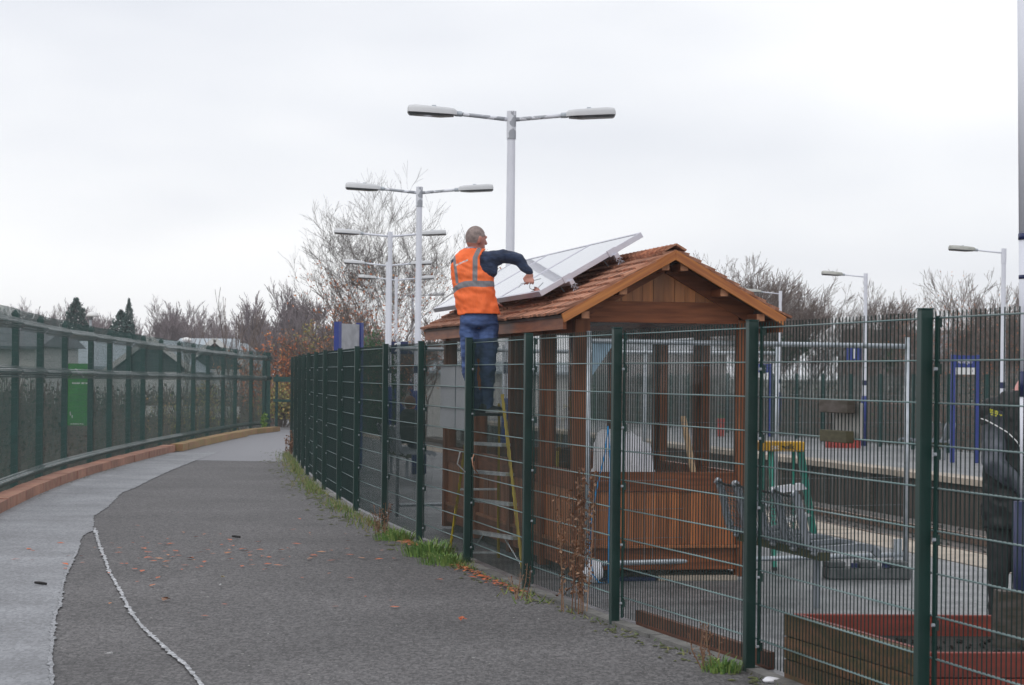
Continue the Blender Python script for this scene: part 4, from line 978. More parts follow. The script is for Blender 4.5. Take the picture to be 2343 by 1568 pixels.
# shrubs orange / yellow / olive around the path end
def shrub(label, u, Y, w_, h, zb, lm, nleaf, seed, tw=TWIGB, s=.05, cat='shrub'):
    rr = random.Random(seed); mb = MB(); lm_ = MB(); p = P(u, 860, Y); o = thing('shrub', label, cat, (p.x, Y, zb), 0, 'autumn shrubs beyond the path end')
    for k in range(60):
        az = rr.uniform(0, 6.28); d = rr.uniform(0, w_*.5); tip = Vector((math.cos(az)*d, math.sin(az)*d*.7, h*rr.uniform(.5, 1.0)*(1-.45*(d/(w_*.5))**2))); b = tip*.25; b.z = 0
        mid = b.lerp(tip, .5)+Vector((rr.uniform(-.15, .15), rr.uniform(-.15, .15), .1)); mb.tube([b, mid, tip], [.014, .009, .004], 3, False)
        for j in range(9):
            q = mid.lerp(tip, rr.random()); e = q + Vector((rr.uniform(-.35, .35), rr.uniform(-.35, .35), rr.uniform(0, .45))); mb.tube([q, e], [.006, .003], 3, False)
            for _ in range(nleaf//540+1): leaf(lm_, q.lerp(e, rr.random())+Vector((rr.gauss(0, .07), rr.gauss(0, .07), rr.gauss(0, .07))), s*rr.uniform(.6, 1.3), rr)
    mb.build('stems', tw, o); lm_.build('crown', lm, o); return o
shrub('orange leaved shrub directly behind the end of the path', 645, 75, 3.4, 3.7, -.6, LORAN, 2600, 31)
shrub('yellow and olive shrub right of the path end above the fence', 715, 77, 3.4, 4.1, -.6, LYEL, 2600, 32)
shrub('orange brown shrub above the far corner of the left fence', 560, 79, 3.2, 3.9, -1.0, LORAN, 1000, 33)
shrub('thin olive shrub behind the left fence', 470, 70, 3.0, 2.7, -1.2, LYEL, 1500, 34, s=.04)
shrub('brown twiggy shrub behind the middle of the left fence', 395, 62, 3.0, 2.5, -1.2, LYEL, 1200, 35, s=.035)
shrub('low olive and orange shrub beside the barrier at the path end', 636, 72, 1.5, 1.7, -.2, LYEL, 1600, 36)
shrub('tall pale olive shrub beyond the orange ones', 740, 84, 4, 4.6, -.9, LYEL, 1000, 37)
shrub('brown shrub mass under the large tree', 820, 80, 4.5, 3.4, -.8, LORAN, 1600, 38)
# saplings
mb, tips = tree_mesh(41, 4.6, .5, 3, .03, wild=.45, up=.9, minr=.006); sap = mb.mesh('trunk', TWIGB)
for u, y, s, l in ((538, 72, 1.16, 'tall thin leafless sapling left of the orange shrubs'), (515, 74, .95, 'shorter leafless sapling left of the tall one'), (430, 75, .95, 'slender leafless birch before the pale blue roof'), (600, 76, .95, 'leafless sapling among the orange shrubs')):
    plant_tree('sapling', l, 'sapling', sap, u, y, -1.0, TWIGB, rz=rnd.random()*6, sc=s, group='leafless saplings beyond the left fence')
# evergreen bush
def blob_bush(name, label, p, r, m, n, s, seed, cat='bush', tw=TWIGB):
    rr = random.Random(seed); mb = MB(); o = thing(name, label, cat, p)
    for k in range(n):
        d = Vector((rr.gauss(0, 1), rr.gauss(0, 1), rr.gauss(0, 1))).normalized(); q = rr.uniform(.55, 1.0)*(1+.3*mnoise.noise(d*2.2+Vector((seed, 0, 0))))
        c = Vector((d.x*r[0]*q, d.y*r[1]*q, r[2]+d.z*r[2]*q)); 
        if c.z < 0: continue
        leaf(mb, c, s*rr.uniform(.6, 1.3), rr)
    mb.build('foliage', m, o); t = MB()
    for k in range(14): t.tube([(0, 0, 0), (rr.uniform(-.5, .5)*r[0], rr.uniform(-.5, .5)*r[1], r[2]*rr.uniform(.8, 1.6))], [.03, .01], 4, False)
    t.build('stems', tw, o); return o
p = P(846, 860, 66); blob_bush('evergreen_bush', 'dense green bush between the oblique blue board and the lamp poles', (p.x, 66, -.6), (.95, .8, 1.75), LGREEN, 5000, .055, 3)
# conifers
def conifer_mesh(seed, h, r):
    rr = random.Random(seed); mb = MB(); t = MB(); t.tube([(0, 0, 0), (0, 0, h)], [.12, .02], 6)
    for k in range(7500):
        z = h*(1-rr.random()**.9)*.97+.15; rad_ = r*(1-z/h)**.75*(.75+.35*mnoise.noise(Vector((z*1.3, seed, rr.random()*2)))); az = rr.uniform(0, 6.28); q = rad_*rr.uniform(.4, 1.12)
        leaf(mb, Vector((math.cos(az)*q, math.sin(az)*q, z-.18*q+rr.uniform(-.1, .1))), .11*rr.uniform(.5, 1.2), rr)
    return mb.mesh('crown', LCONI), t.mesh('trunk', BARK)
cm, ct = conifer_mesh(5, 9.0, 4.0); cm2, ct2 = conifer_mesh(8, 8.6, 4.4)
for u, Y, s, c_, t_, l in ((172, 118, .80, cm, ct, 'dark blue green conifer left of the white dome lamp'), (276, 116, .76, cm2, ct2, 'broad dark conifer right of the white dome lamp'), (293, 118, .80, cm, ct, 'taller pointed conifer behind the broad one')):
    o = plant_tree('conifer', l, 'conifer', t_, u, Y, -1.7, None, c_, 'conifers behind the left fence', sc=s); o.children[0].parent = o
    if u > 285: o.scale = (s*.45, s*.45, s)
# distant bare trees
far_t = []
for sd in (51, 52, 53): 
    mb, tips = tree_mesh(sd, 9.0, .85, 6, .12, wild=.5, up=.75, nstem=2, minr=.013); far_t.append((mb.mesh('trunk', TWIGP), leaf_mesh(tips, 500, .09, .3, LYEL, seed=sd)))
k = 0
for (u, Y, s) in [(-20, 150, .82), (25, 160, .80), (60, 150, .86), (95, 150, .92), (125, 145, .90), (150, 165, .9), (205, 150, .84), (235, 150, .80), (262, 160, .84), (318, 150, .72), (345, 150, .78), (372, 160, .80), (400, 150, .84), (425, 145, .92), (450, 150, .90), (475, 150, .84), (500, 140, .76), (530, 150, .80), (565, 140, .72), (600, 120, .84), (640, 118, .86), (680, 118, .92), (725, 125, .85), (790, 120, .68), (905, 120, .66), (985, 125, .62)]:
    ORD = 'first second third fourth fifth sixth seventh eighth ninth tenth eleventh twelfth thirteenth fourteenth fifteenth sixteenth seventeenth eighteenth nineteenth twentieth'.split()
    nm_ = (ORD[k] + ' from the left edge') if k < 18 else (ORD[25-k] + ' from the right end')
    o = plant_tree('bare_tree', 'hazy bare grey tree in the skyline row at the left, ' + nm_, 'tree', far_t[k % 3][0], u, Y, -1.7, None, None, 'bare trees on the skyline at the left', rz=rnd.random()*6, sc=s*1.0); k += 1
# right side trees
rt = []
for sd in (61, 62, 63):
    mb, tips = tree_mesh(sd, 6.4, .9, 6, .06, wild=.6, up=.35, nstem=2, lean=(.10, 0), minr=.0055); rt.append((mb.mesh('trunk', TWIGB), tips))
ivy = leaf_mesh(rt[0][1], 1400, .07, .15, LGREEN, zmax=2.6, seed=4)
redl = leaf_mesh(rt[2][1], 900, .035, .1, LORAN, seed=5)
for (u, Y, s, i, lv, l) in [(1775, 88, 1.16, 0, ivy, 'bare windswept tree with ivy just right of the shelter roof'), (1725, 92, 1.08, 1, None, 'bare tree rising behind the right eave of the shelter'), (1950, 90, 1.0, 1, None, 'low bare tree behind the number 1 sign'), (2030, 92, 1.04, 0, ivy, 'bare tree with ivy before the grey roofed house'), (2075, 86, .78, 2, None, 'low bare tree left of the thick green post'), (2205, 84, .95, 2, redl, 'bare tree with dark seed heads above the name board'), (2290, 84, 1.05, 1, redl, 'bare tree behind the rightmost single lamp'), (2350, 82, .95, 0, None, 'bare tree at the right edge'), (1590, 92, .60, 2, None, 'bare tree seen through the shelter'), (1450, 92, .60, 1, None, 'bare tree seen through the left of the front window'), (1870, 95, .84, 2, None, 'bare tree between the two far lamp posts'), (1745, 86, 1.14, 1, None, 'bare fanned tree against the sky by the right eave'), (2262, 90, .95, 0, None, 'bare tree just left of the rightmost single lamp'), (2320, 80, 1.0, 2, redl, 'bare tree with dark seed heads at the right edge')]:
    plant_tree('bare_tree', l, 'tree', rt[i][0], u, Y, -.9, None, lv, 'bare trees beyond the far platform', rz=rnd.uniform(-.5, .5), sc=s)
# thicket behind the far platform fence
tk = MB(); rr = random.Random(9); tl = MB()
for k in range(3600):
    t = rr.uniform(-22, 68); off = rr.uniform(6.3, 10); p = fedge(t, off); b = Vector((p[0], p[1], -.6)); h = rr.uniform(.5, 2.3); e = b+Vector((rr.uniform(-.6, .6), rr.uniform(-.4, .4), h)); m = b.lerp(e, .5)+Vector((rr.uniform(-.2, .2), 0, 0))
    tk.tube([b, m, e], [.014, .010, .005], 3, False)
    if rr.random() < .55: leaf(tl, e+Vector((rr.gauss(0, .2), 0, -.3)), .08, rr)
tag(tk.build('thicket', TWIGB), kind='stuff'); tag(tl.build('thicket_leaves', leafmat('dull_leaves', (.05, .075, .03), (.12, .06, .035), (.07, .06, .035))), kind='stuff')
bank = MB(); bank.slab([fedge(-30, 9.5), fedge(-30, 14), fedge(90, 14), fedge(90, 9.5)], -1.7, .9); struct(bank.build('brick_bank', BRICK))
# scrub bank behind the left fence
sc_ = MB(); rr = random.Random(19); sl_ = MB()
for k in range(4200):
    y = rr.uniform(27, 76); x = interp(KL, y) - .9 - rr.random()**1.3*6; zb = -.25-.16*(abs(x - interp(KL, y))-.9); b = Vector((x, y, max(zb, -1.2))); h = rr.uniform(.15, .75 if y < 50 else 1.4)
    e = b+Vector((rr.uniform(-.3, .3), rr.uniform(-.3, .3), h)); sc_.tube([b, e], [.008, .004], 3, False)
    if rr.random() < .5: leaf(sl_, e, .045, rr)
tag(sc_.build('scrub', TWIGB), kind='stuff'); tag(sl_.build('scrub_leaves', leafmat('scrub_leaf', (.09, .03, .02), (.06, .07, .03), (.10, .06, .03))), kind='stuff')
em = MB(); ysl = [-6, 5] + [10+i*4 for i in range(17)]
n = len(ysl); em.v = [(interp(KL, y)-.24, y, -.03) for y in ysl] + [(interp(KL, y)-1.6, y, -.28) for y in ysl] + [(interp(KL, y)-9, y, -1.71) for y in ysl]
em.f = [(i, n+i, n+i+1, i+1) for i in range(n-1)] + [(n+i, 2*n+i, 2*n+i+1, n+i+1) for i in range(n-1)]
struct(em.build('embankment', EARTH))

# ------------------------------------------------------------------ buildings
def house(label, x0, x1, Y, depth, zb, ze, zr, wall, roof, ridge='x', name='building', wins=(), gable=None, over=.3, group=None):
    o = thing(name, label, 'building', ((x0+x1)/2, Y, zb)); W_ = x1-x0; h = ze-zb; r = zr-zb
    m_ = MB(); m_.bx(-W_/2, W_/2, 0, depth, 0, h); m_.build('wall', wall, o)
    m_ = MB()
    if ridge == 'x':
        X = W_/2+over; y0, y1, ym = -over, depth+over, depth/2
        m_.v = [(-X, y0, h), (X, y0, h), (X, ym, r), (-X, ym, r), (X, y1, h), (-X, y1, h), (-X, y0, h-.12), (X, y0, h-.12)]
        m_.f = [(0, 1, 2, 3), (3, 2, 4, 5), (0, 3, 5), (1, 4, 2), (0, 6, 7, 1)]; m_.build('roof', roof, o)
    elif ridge == 'hip':
        X = W_/2+over; y0, y1, ym = -over, depth+over, depth/2; q = min(W_*.25, depth*.5)
        m_.v = [(-X, y0, h), (X, y0, h), (X-q, ym, r), (-X+q, ym, r), (X, y1, h), (-X, y1, h), (-X, y0, h-.15), (X, y0, h-.15)]
        m_.f = [(0, 1, 2, 3), (3, 2, 4, 5), (0, 3, 5), (1, 4, 2), (0, 6, 7, 1)]; m_.build('roof', roof, o)
    else:
        X = W_/2+over; y0, y1 = -over, depth+over
        m_.v = [(-X, y0, h), (0, y0, r), (0, y1, r), (-X, y1, h), (X, y0, h), (X, y1, h)]; m_.f = [(0, 3, 2, 1), (1, 2, 5, 4)]; m_.build('roof', roof, o)
        m_ = MB(); m_.v = [(-W_/2, -.01, h), (W_/2, -.01, h), (0, -.01, r-.1)]; m_.f = [(0, 1, 2)]; m_.build('gable', gable or wall, o)
        m_ = MB(); m_.beam((-X, y0-.03, h), (0, y0-.03, r+.02), .06, .22, up=Vector((0, 0, 1))); m_.beam((0, y0-.03, r+.02), (X, y0-.03, h), .06, .22, up=Vector((0, 0, 1))); m_.build('barge_board', RENDERW, o)
    for (wx, wz, ww, wh) in wins:
        m_ = MB(); m_.bx(wx-ww/2, wx+ww/2, -.04, .02, wz, wz+wh); f_ = m_.build('window', RENDERW, o); m_ = MB(); m_.bx(wx-ww/2+.06, wx+ww/2-.06, -.05, -.041, wz+.06, wz+wh-.06); m_.build('pane', WIN, f_)
    return o
def X(u, Y): return P(u, 860, Y).x
zat = lambda u, v, Y: P(u, v, Y).z
Y = 100
house('white walled building with dark slate roof at the far left', X(-160, 90), X(80, 90), 90, 9, -1.7, zat(30, 792, 90), zat(30, 745, 90), RENDERW, SLATE, 'x', wins=[(-.5, 1.6, .9, 1.0), (.9, 1.6, .9, 1.0)])
house('long low building with wide grey hipped roof behind the green board', X(60, 104), X(420, 104), 104, 10, -1.7, zat(240, 838, 104), zat(240, 778, 104), RENDERW, SLATE2, 'hip', wins=[(-2.4, 1.4, 1, 1.1), (-.8, 1.4, 1, 1.1), (1.2, 1.4, 1, 1.1), (2.6, 1.4, 1, 1.1)])
house('building with dark green gable and pale edges behind the left fence', X(258, 98), X(432, 98), 98, 12, -1.7, zat(345, 851, 98), zat(345, 775, 98), RENDERW, SLATE2, 'y', gable=DGREEN, wins=[(-.9, .9, 1.0, 1.0), (.7, .9, 1.0, 1.0)])
house('second gabled building right of the dark green gable', X(425, 104), X(560, 104), 104, 12, -1.7, zat(490, 845, 104), zat(490, 778, 104), RENDERW, SLATE2, 'y', gable=DGREEN, wins=[(0, .9, 1.0, 1.0)])
house('pale blue roofed shed behind the gables', X(400, 120), X(525, 120), 120, 8, -1.7, zat(460, 800, 120), zat(460, 772, 120), SLATE2, SLATE2, 'x')
house('grey slate roofed stone house beyond the far platform', X(1968, 128), X(2420, 128), 128, 9, -1.7, zat(2150, 815, 128), zat(2150, 752, 128), STONE, SLATE, 'x', wins=[(-3.5, 2.2, .9, .8), (1, 2.2, .9, .8)])
house('low pale building with blue grey roof seen through the shelter windows', X(955, 100), X(1330, 100), 100, 8, -1.7, zat(1150, 850, 100), zat(1150, 826, 100), RENDERW, SLATE2, 'x')
house('grey building seen through the front window of the shelter', X(1335, 105), X(1660, 105), 105, 8, -1.7, zat(1500, 800, 105), zat(1500, 770, 105), STONE, SLATE, 'x')
hg = MB(); hl = MB(); rr = random.Random(91)
for k in range(5200):
    y = rr.uniform(76, 84); x = X(rr.uniform(-70, 600), 80); h = rr.uniform(.9, 3.45)*(.85+.3*mnoise.noise(Vector((x*.5, 0, 0)))); b = Vector((x, y, -1.7)); e = b+Vector((rr.uniform(-.5, .5), 0, h)); hg.tube([b, e], [.018, .008], 3, False)
    for _ in range(2): leaf(hl, b.lerp(e, rr.uniform(.3, 1))+Vector((rr.gauss(0, .2), rr.gauss(0, .2), 0)), .09, rr)
tag(hg.build('hedge_stems', TWIGB), kind='stuff'); tag(hl.build('hedge_leaves', leafmat('hedge_leaf', (.045, .055, .03), (.10, .065, .04), (.06, .07, .045))), kind='stuff')
m_ = MB(); m_.slab([(X(330, 75), 75), (X(548, 75), 75), (X(548, 75), 75.3), (X(330, 75), 75.3)], zat(440, 955, 75), zat(440, 930, 75)); tag(m_.build('low_white_wall', RENDERW), 'low white wall glimpsed through the left fence', 'wall')
# green notice board and white dome lamp
a, b = P(156, 832, 45), P(199, 974, 45)
o = thing('notice_board', 'tall bright green board with white marks behind the left fence', 'sign', ((a.x+b.x)/2, 45, 0)); w_ = b.x-a.x
m_ = MB(); m_.bx(-w_/2, w_/2, -.03, .03, b.z, a.z); m_.build('board', SIGNG, o)
m_ = MB()
for i in range(5): m_.beam((-.04+i*.03, -.035, a.z-.10-.02*i), (.02+i*.03, -.035, a.z-.19-.025*i), .004, .018)
m_.build('arrow_mark', WHITE, o)
m_ = MB(); xx = -.10
for wd in (.03, .02, .03, .025, .03, .0, .03, .03, .02, .03): m_.bx(xx, xx+wd*.8, -.034, -.031, a.z-.40, a.z-.37); xx += .03
m_.bx(-.14, -.12, -.034, -.031, b.z+.2, b.z+.27); m_.bx(-.11, -.09, -.034, -.031, b.z+.15, b.z+.20)
for i in range(6): m_.bx(-.13+i*.045, -.10+i*.045, -.034, -.031, b.z+.02, b.z+.04)
m_.build('lettering', WHITE, o)
m_ = MB(); m_.bx(-w_/2-.03, -w_/2-.002, -.03, .03, -1.5, a.z); m_.bx(w_/2+.06, w_/2+.11, -.03, .03, -1.5, a.z+.02); m_.build('post', GALV, o)
Yd = 75; o = thing('dome_lamp', 'white dome topped lamp on a post between the conifers', 'lamp post', (X(206, Yd), Yd, -1.7)); zt = zat(206, 715, Yd)+1.7
m_ = MB(); m_.tube([(0, 0, 0), (0, 0, zt-.25)], .045, 8); m_.build('pole', GALV, o)
m_ = MB(); m_.tube([(.0, 0, zt-.25), (0, 0, zt-.12)], .08, 10); m_.build('lamp_body', LENS, o)
m_ = MB(); m_.ell((.05, 0, zt-.14), (.20, .2, .17)); m_.v = [(x, y, max(z, zt-.14)) for x, y, z in m_.v]; m_.build('dome', WHITE, o, True)
Yd = 92; o = thing('dome_vent', 'small white round vent on the ridge of the dark gable', 'vent', (X(369, Yd), Yd+7, zat(369, 778, Yd+7)), 0); m_ = MB(); m_.ell((0, 0, 0), (.22, .22, .12)); m_.build('cap', WHITE, o, True)

# ------------------------------------------------------------------ people
def fuse(mb, voxel, it=3, name='body', m=None, disp=0, seed=0):
    me = mb.mesh('tmp', None); o = bpy.data.objects.new('tmp', me); COL.objects.link(o)
    r = o.modifiers.new('r', 'REMESH'); r.mode = 'VOXEL'; r.voxel_size = voxel; s = o.modifiers.new('s', 'SMOOTH'); s.iterations = it; s.factor = .6
    dg = bpy.context.evaluated_depsgraph_get(); out = bpy.data.meshes.new_from_object(o.evaluated_get(dg)); bpy.data.objects.remove(o); bpy.data.meshes.remove(me)
    out.name = name
    if disp:
        nr = [v.normal.copy() for v in out.vertices]
        for v, n_ in zip(out.vertices, nr):
            q = v.co; f_ = mnoise.noise(Vector((q.x*9, q.y*9, q.z*16))+Vector((seed, 0, 0)))*.6 + mnoise.noise(Vector((q.x*20+q.z*14, q.y*20, q.z*22))+Vector((0, seed, 0)))*.4
            v.co = q + n_*disp*f_
    out.materials.clear()
    if m: out.materials.append(m)
    out.polygons.foreach_set('use_smooth', [True]*len(out.polygons)); return out
Y0 = 20.72; MO = Vector((P(1092, 860, Y0).x, Y0, 0))
man = thing('person', 'workman in orange high visibility vest and jeans standing on the yellow ladder', 'person', MO)
def Q(u, v, dy=0): return P(u, v, Y0+dy) - MO
def arm(mb, k=1.0, full=True, cuff=True):
    mb.cap(Q(1112, 596, 0), Q(1150, 588, .02), .080*k, .066*k); mb.cap(Q(1150, 588, .02), Q(1186, 594, .02), .064*k, .057*k); mb.cap(Q(1186, 594, .02), Q(1206, 618, .0), .056*k, .038*k)
    mb.cap(Q(1206, 618, .0), Q(1210, 624, 0), .038*k, .034*k)
    mb.cap(Q(1050, 604, .1), Q(1062, 660, .30), .075*k, .06*k); mb.cap(Q(1062, 660, .30), Q(1120, 690, .42), .055*k, .04*k)
def torso(mb, k=0.0, v1=716, sh=True):
    S_ = [(568, 1070, 1100, .07), (576, 1056, 1108, .09), (588, 1044, 1113, .105), (605, 1038, 1118, .118), (630, 1038, 1124, .122), (655, 1042, 1127, .122), (680, 1045, 1130, .12), (700, 1047, 1134, .125), (v1, 1050, 1138, .13)]
    secs = []
    for v, ul, ur, dr in S_:
        c = Q((ul+ur)/2, v, .05); secs.append((c, (ur-ul)/2/F*Y0 + k, dr + k, rad(-14)))
    mb.loft(secs[::-1], 20)
def legs(mb, k=0.0):
    secs = []
    for v, ul, ur, dr in [(706, 1062, 1128, .10), (722, 1054, 1136, .12), (742, 1051, 1141, .13), (752, 1060, 1136, .10)]:
        c = Q((ul+ur)/2, v, .04); secs.append((c, (ur-ul)/2/F*Y0+k, dr+k, rad(-8)))
    mb.loft(secs[::-1], 20)
    mb.cap(Q(1117, 748, .03), Q(1116, 850, -.03), .092+k, .070+k); mb.cap(Q(1116, 850, -.03), Q(1114, 932, .03), .066+k, .050+k)
    mb.cap(Q(1073, 748, .05), Q(1074, 850, .0), .086+k, .066+k); mb.cap(Q(1074, 850, .0), Q(1086, 930, .04), .064+k, .048+k)
hc = Q(1088, 547, .05); HA = rad(-52)      # head turned towards the panel
Rh = Matrix.Rotation(HA, 3, 'Z') @ Matrix.Rotation(rad(-8), 3, 'X')
hv = lambda x, y, z: hc + Rh @ Vector((x, y, z))    # y forward (face), x right
def head(mb):
    mb.ell(hc, (.077, .098, .108), Rh, 20, 14); mb.ell(hv(0, .035, -.055), (.062, .065, .070), Rh); mb.ell(hv(0, .075, -.10), (.032, .025, .022), Rh)
    mb.cap(hv(0, .095, .02), hv(0, .118, -.020), .012, .017, 8); mb.ell(hv(0, .085, .03), (.055, .02, .018), Rh)
    mb.ell(hv(.0, .096, -.062), (.026, .014, .012), Rh)
    mb.cap(hc + Vector((-.01, -.01, -.05)), Q(1084, 586, .05), .062, .066)
    for s in (-1, 1): mb.ell(hv(s*.078, -.005, -.015), (.013, .022, .038), Rh @ Matrix.Rotation(rad(-12), 3, 'X')); mb.ell(hv(s*.086, -.014, .0), (.007, .012, .024), Rh)
bm_ = MB(); head(bm_); torso(bm_, -.03); arm(bm_, .70); legs(bm_, -.024)
# right hand: palm, curled fingers round the tool, thumb at the side
pw = Q(1211, 626, 0); pm = Q(1212, 636, -.01)
bm_.ell(pw.lerp(pm, .55), (.034, .022, .040)); 
fing = []
for k in range(4):
    b_ = pm + Vector((-.030+.019*k, -.004*k, -.010)); m1 = b_ + Vector((-.006+.004*k, -.018, -.030)); t1 = m1 + Vector((-.012+.002*k, .012, -.020)); bm_.cap(b_, m1, .0095, .009, 8); bm_.cap(m1, t1, .0088, .0075, 8)
tb_ = pm + Vector((-.034, .004, .018)); tm = tb_ + Vector((-.022, -.012, -.025)); bm_.cap(tb_, tm, .011, .010, 8); bm_.cap(tm, tm+Vector((.006, -.012, -.024)), .0095, .0082, 8)
lh_ = Q(1124, 692, .43); bm_.ell(lh_ + Vector((.03, .02, -.01)), (.045, .03, .018))
for k in range(4): a_ = lh_ + Vector((.05, -.012+.02*k, -.012)); bm_.cap(a_, a_+Vector((.035, .006, -.012)), .009, .0078, 8); bm_.cap(a_+Vector((.035, .006, -.012)), a_+Vector((.055, .008, -.028)), .0078, .007, 8)
bm_.cap(lh_+Vector((.02, -.02, 0)), lh_+Vector((.045, -.055, -.01)), .011, .009, 8)
bm_.ell(Q(1095, 735, .04), (.12, .08, .07))
obj('body', fuse(bm_, .0075, 2, 'body', SKIN), man)
# hair
hm = MB(); hm.ell(hv(0, -.006, .012), (.0815, .098, .106), Rh, 28, 20)
hmesh = hm.mesh('hair', HAIR, True); bmm = bmesh.new(); bmm.from_mesh(hmesh); Ri = Rh.inverted()
dele = []
for f_ in bmm.faces:
    q = Ri @ (f_.calc_center_median() - hc)
    lim = -.045 + max(0, (q.y+.01))*1.0 + (max(0, q.y-.035))*1.6 + (.03 if abs(q.x) > .06 and -.03 < q.y < .03 else 0)
    if q.z < lim: dele.append(f_)
bmesh.ops.delete(bmm, geom=dele, context='FACES'); bmm.to_mesh(hmesh); bmm.free(); obj('hair', hmesh, man)
# sweater
sw = MB(); torso(sw, 0, 712); arm(sw, 1.0); sw.cap(Q(1108, 592, 0), Q(1120, 620, .0), .075, .075)
obj('sweater', fuse(sw, .011, 3, 'sweater', NAVYF, .018, 3), man)
jn = MB(); legs(jn, .004); obj('jeans', fuse(jn, .010, 2, 'jeans', DENIM, .018, 7), man)
for side, (u, v, dy) in enumerate(((1115, 938, .02), (1088, 938, .05))):
    c = Q(u, v, dy); m_ = MB(); m_.ell(c+Vector((.045, -.0, -.005)), (.125, .048, .042)); m_.ell(c+Vector((-.01, .0, .03)), (.06, .045, .05)); m_.bx(c.x-.075, c.x+.165, c.y-.045, c.y+.045, c.z-.055, c.z-.035)
    obj('boot', fuse(m_, .01, 2, 'boot', BOOT), man)
# collar
m_ = MB(); cc = Q(1083, 571, .05); secs = [(cc+Vector((0, 0, -.02)), .082, .078, 0), (cc+Vector((.0, 0, .012)), .074, .072, 0), (cc+Vector((.0, 0, .02)), .068, .067, 0)]; m_.loft(secs, 24, False); obj('collar', m_.mesh('collar', WCOL, True), man)
# vest
def vestmat():
    m = bpy.data.materials.new('hi_vis_orange'); m.use_nodes = True; t = m.node_tree; N = t.nodes; L = t.links; b = N['Principled BSDF']; b.inputs['Roughness'].default_value = .7
    tc = N.new('ShaderNodeTexCoord'); sp = N.new('ShaderNodeSeparateXYZ'); L.new(tc.outputs['Object'], sp.inputs[0]); nz = N.new('ShaderNodeTexNoise'); nz.inputs['Scale'].default_value = 6; L.new(tc.outputs['Object'], nz.inputs['Vector'])
    def M(op, a, b_=None, c=None):
        n = N.new('ShaderNodeMath'); n.operation = op
        for i, x in enumerate((a, b_, c)):
            if x is None: continue
            if isinstance(x, (int, float)): n.inputs[i].default_value = x
            else: L.new(x, n.inputs[i])
        return n.outputs[0]
    x, y, z = sp.outputs
    # measured in the vest's own frame
    wob = M('MULTIPLY', M('SUBTRACT', nz.outputs[0], .5), .03)
    zb = Q(1092, 650).z; lft = Q(1046, 650).x
    sag = M('MULTIPLY', M('MULTIPLY', M('MINIMUM', M('ADD', x, .09), 0), M('MINIMUM', M('ADD', x, .09), 0)), -3.2)
    band = M('LESS_THAN', M('ABSOLUTE', M('SUBTRACT', M('ADD', z, wob), M('ADD', sag, zb))), .027)
    xr = Q(1087, 600).x; xl = Q(1036, 620).x
    back = M('LESS_THAN', y, .06)
    curve = M('MULTIPLY', M('MAXIMUM', M('SUBTRACT', z, Q(1087, 590).z), 0), .45)
    v1 = M('LESS_THAN', M('ABSOLUTE', M('SUBTRACT', x, M('ADD', xr, curve))), .022)
    xlz = M('MULTIPLY', M('SUBTRACT', Q(1092, 612).z, z), .14)
    v2 = M('LESS_THAN', M('ABSOLUTE', M('SUBTRACT', x, M('ADD', xl+.02, xlz))), .013)
    ab = M('GREATER_THAN', z, zb)
    ver = M('MULTIPLY', M('MAXIMUM', v1, v2), ab); mask = M('MAXIMUM', band, ver)
    # print across the shoulders
    pz = Q(1055, 602).z; tl = M('ADD', M('MULTIPLY', M('SUBTRACT', x, Q(1056, 600).x), .42), pz)
    w2 = N.new('ShaderNodeTexNoise'); w2.inputs['Scale'].default_value = 90; L.new(tc.outputs['Object'], w2.inputs['Vector'])
    pr = M('MULTIPLY', M('LESS_THAN', M('ABSOLUTE', M('SUBTRACT', z, tl)), .008), M('LESS_THAN', M('ABSOLUTE', M('SUBTRACT', x, Q(1056, 600).x)), .058)); pr = M('MULTIPLY', M('MULTIPLY', pr, back), M('GREATER_THAN', w2.outputs[0], .42))
    r = N.new('ShaderNodeValToRGB'); r.color_ramp.elements[0].color = (1.0, .14, .020, 1); r.color_ramp.elements[1].color = (1.0, .225, .065, 1); L.new(nz.outputs[0], r.inputs[0])
    mi = N.new('ShaderNodeMix'); mi.data_type = 'RGBA'; L.new(mask, mi.inputs[0]); L.new(r.outputs[0], mi.inputs[6]); mi.inputs[7].default_value = (.23, .23, .25, 1)
    m2 = N.new('ShaderNodeMix'); m2.data_type = 'RGBA'; L.new(pr, m2.inputs[0]); L.new(mi.outputs[2], m2.inputs[6]); m2.inputs[7].default_value = (.6, .6, .6, 1); L.new(m2.outputs[2], b.inputs['Base Color'])
    n4 = N.new('ShaderNodeTexNoise'); n4.inputs['Scale'].default_value = 8; n4.inputs['Detail'].default_value = 3; mp = N.new('ShaderNodeMapping'); mp.inputs['Scale'].default_value = (2, 1, .8); L.new(tc.outputs['Object'], mp.inputs[0]); L.new(mp.outputs[0], n4.inputs['Vector'])
    bp = N.new('ShaderNodeBump'); bp.inputs['Strength'].default_value = .7; bp.inputs['Distance'].default_value = .03; L.new(n4.outputs[0], bp.inputs['Height']); L.new(bp.outputs[0], b.inputs['Normal'])
    return m
vm = MB(); secs = []
for v, ul, ur, dr in [(567, 1066, 1106, .085), (575, 1052, 1110, .105), (588, 1040, 1114, .122), (605, 1033, 1120, .135), (630, 1032, 1128, .138), (655, 1036, 1131, .138), (680, 1040, 1134, .14), (700, 1044, 1140, .145), (722, 1048, 1144, .15)]:
    c = Q((ul+ur)/2, v, .05); secs.append((c, (ur-ul)/2/F*Y0 + .008, dr, rad(-14)))
vm.loft(secs[::-1], 28)
vme = fuse(vm, .009, 2, 'vest', vestmat(), .019, 5)
bmm = bmesh.new(); bmm.from_mesh(vme); ac = Q(1124, 597, -.05); topz = Q(1090, 569).z; botz = Q(1090, 719).z; dele = []
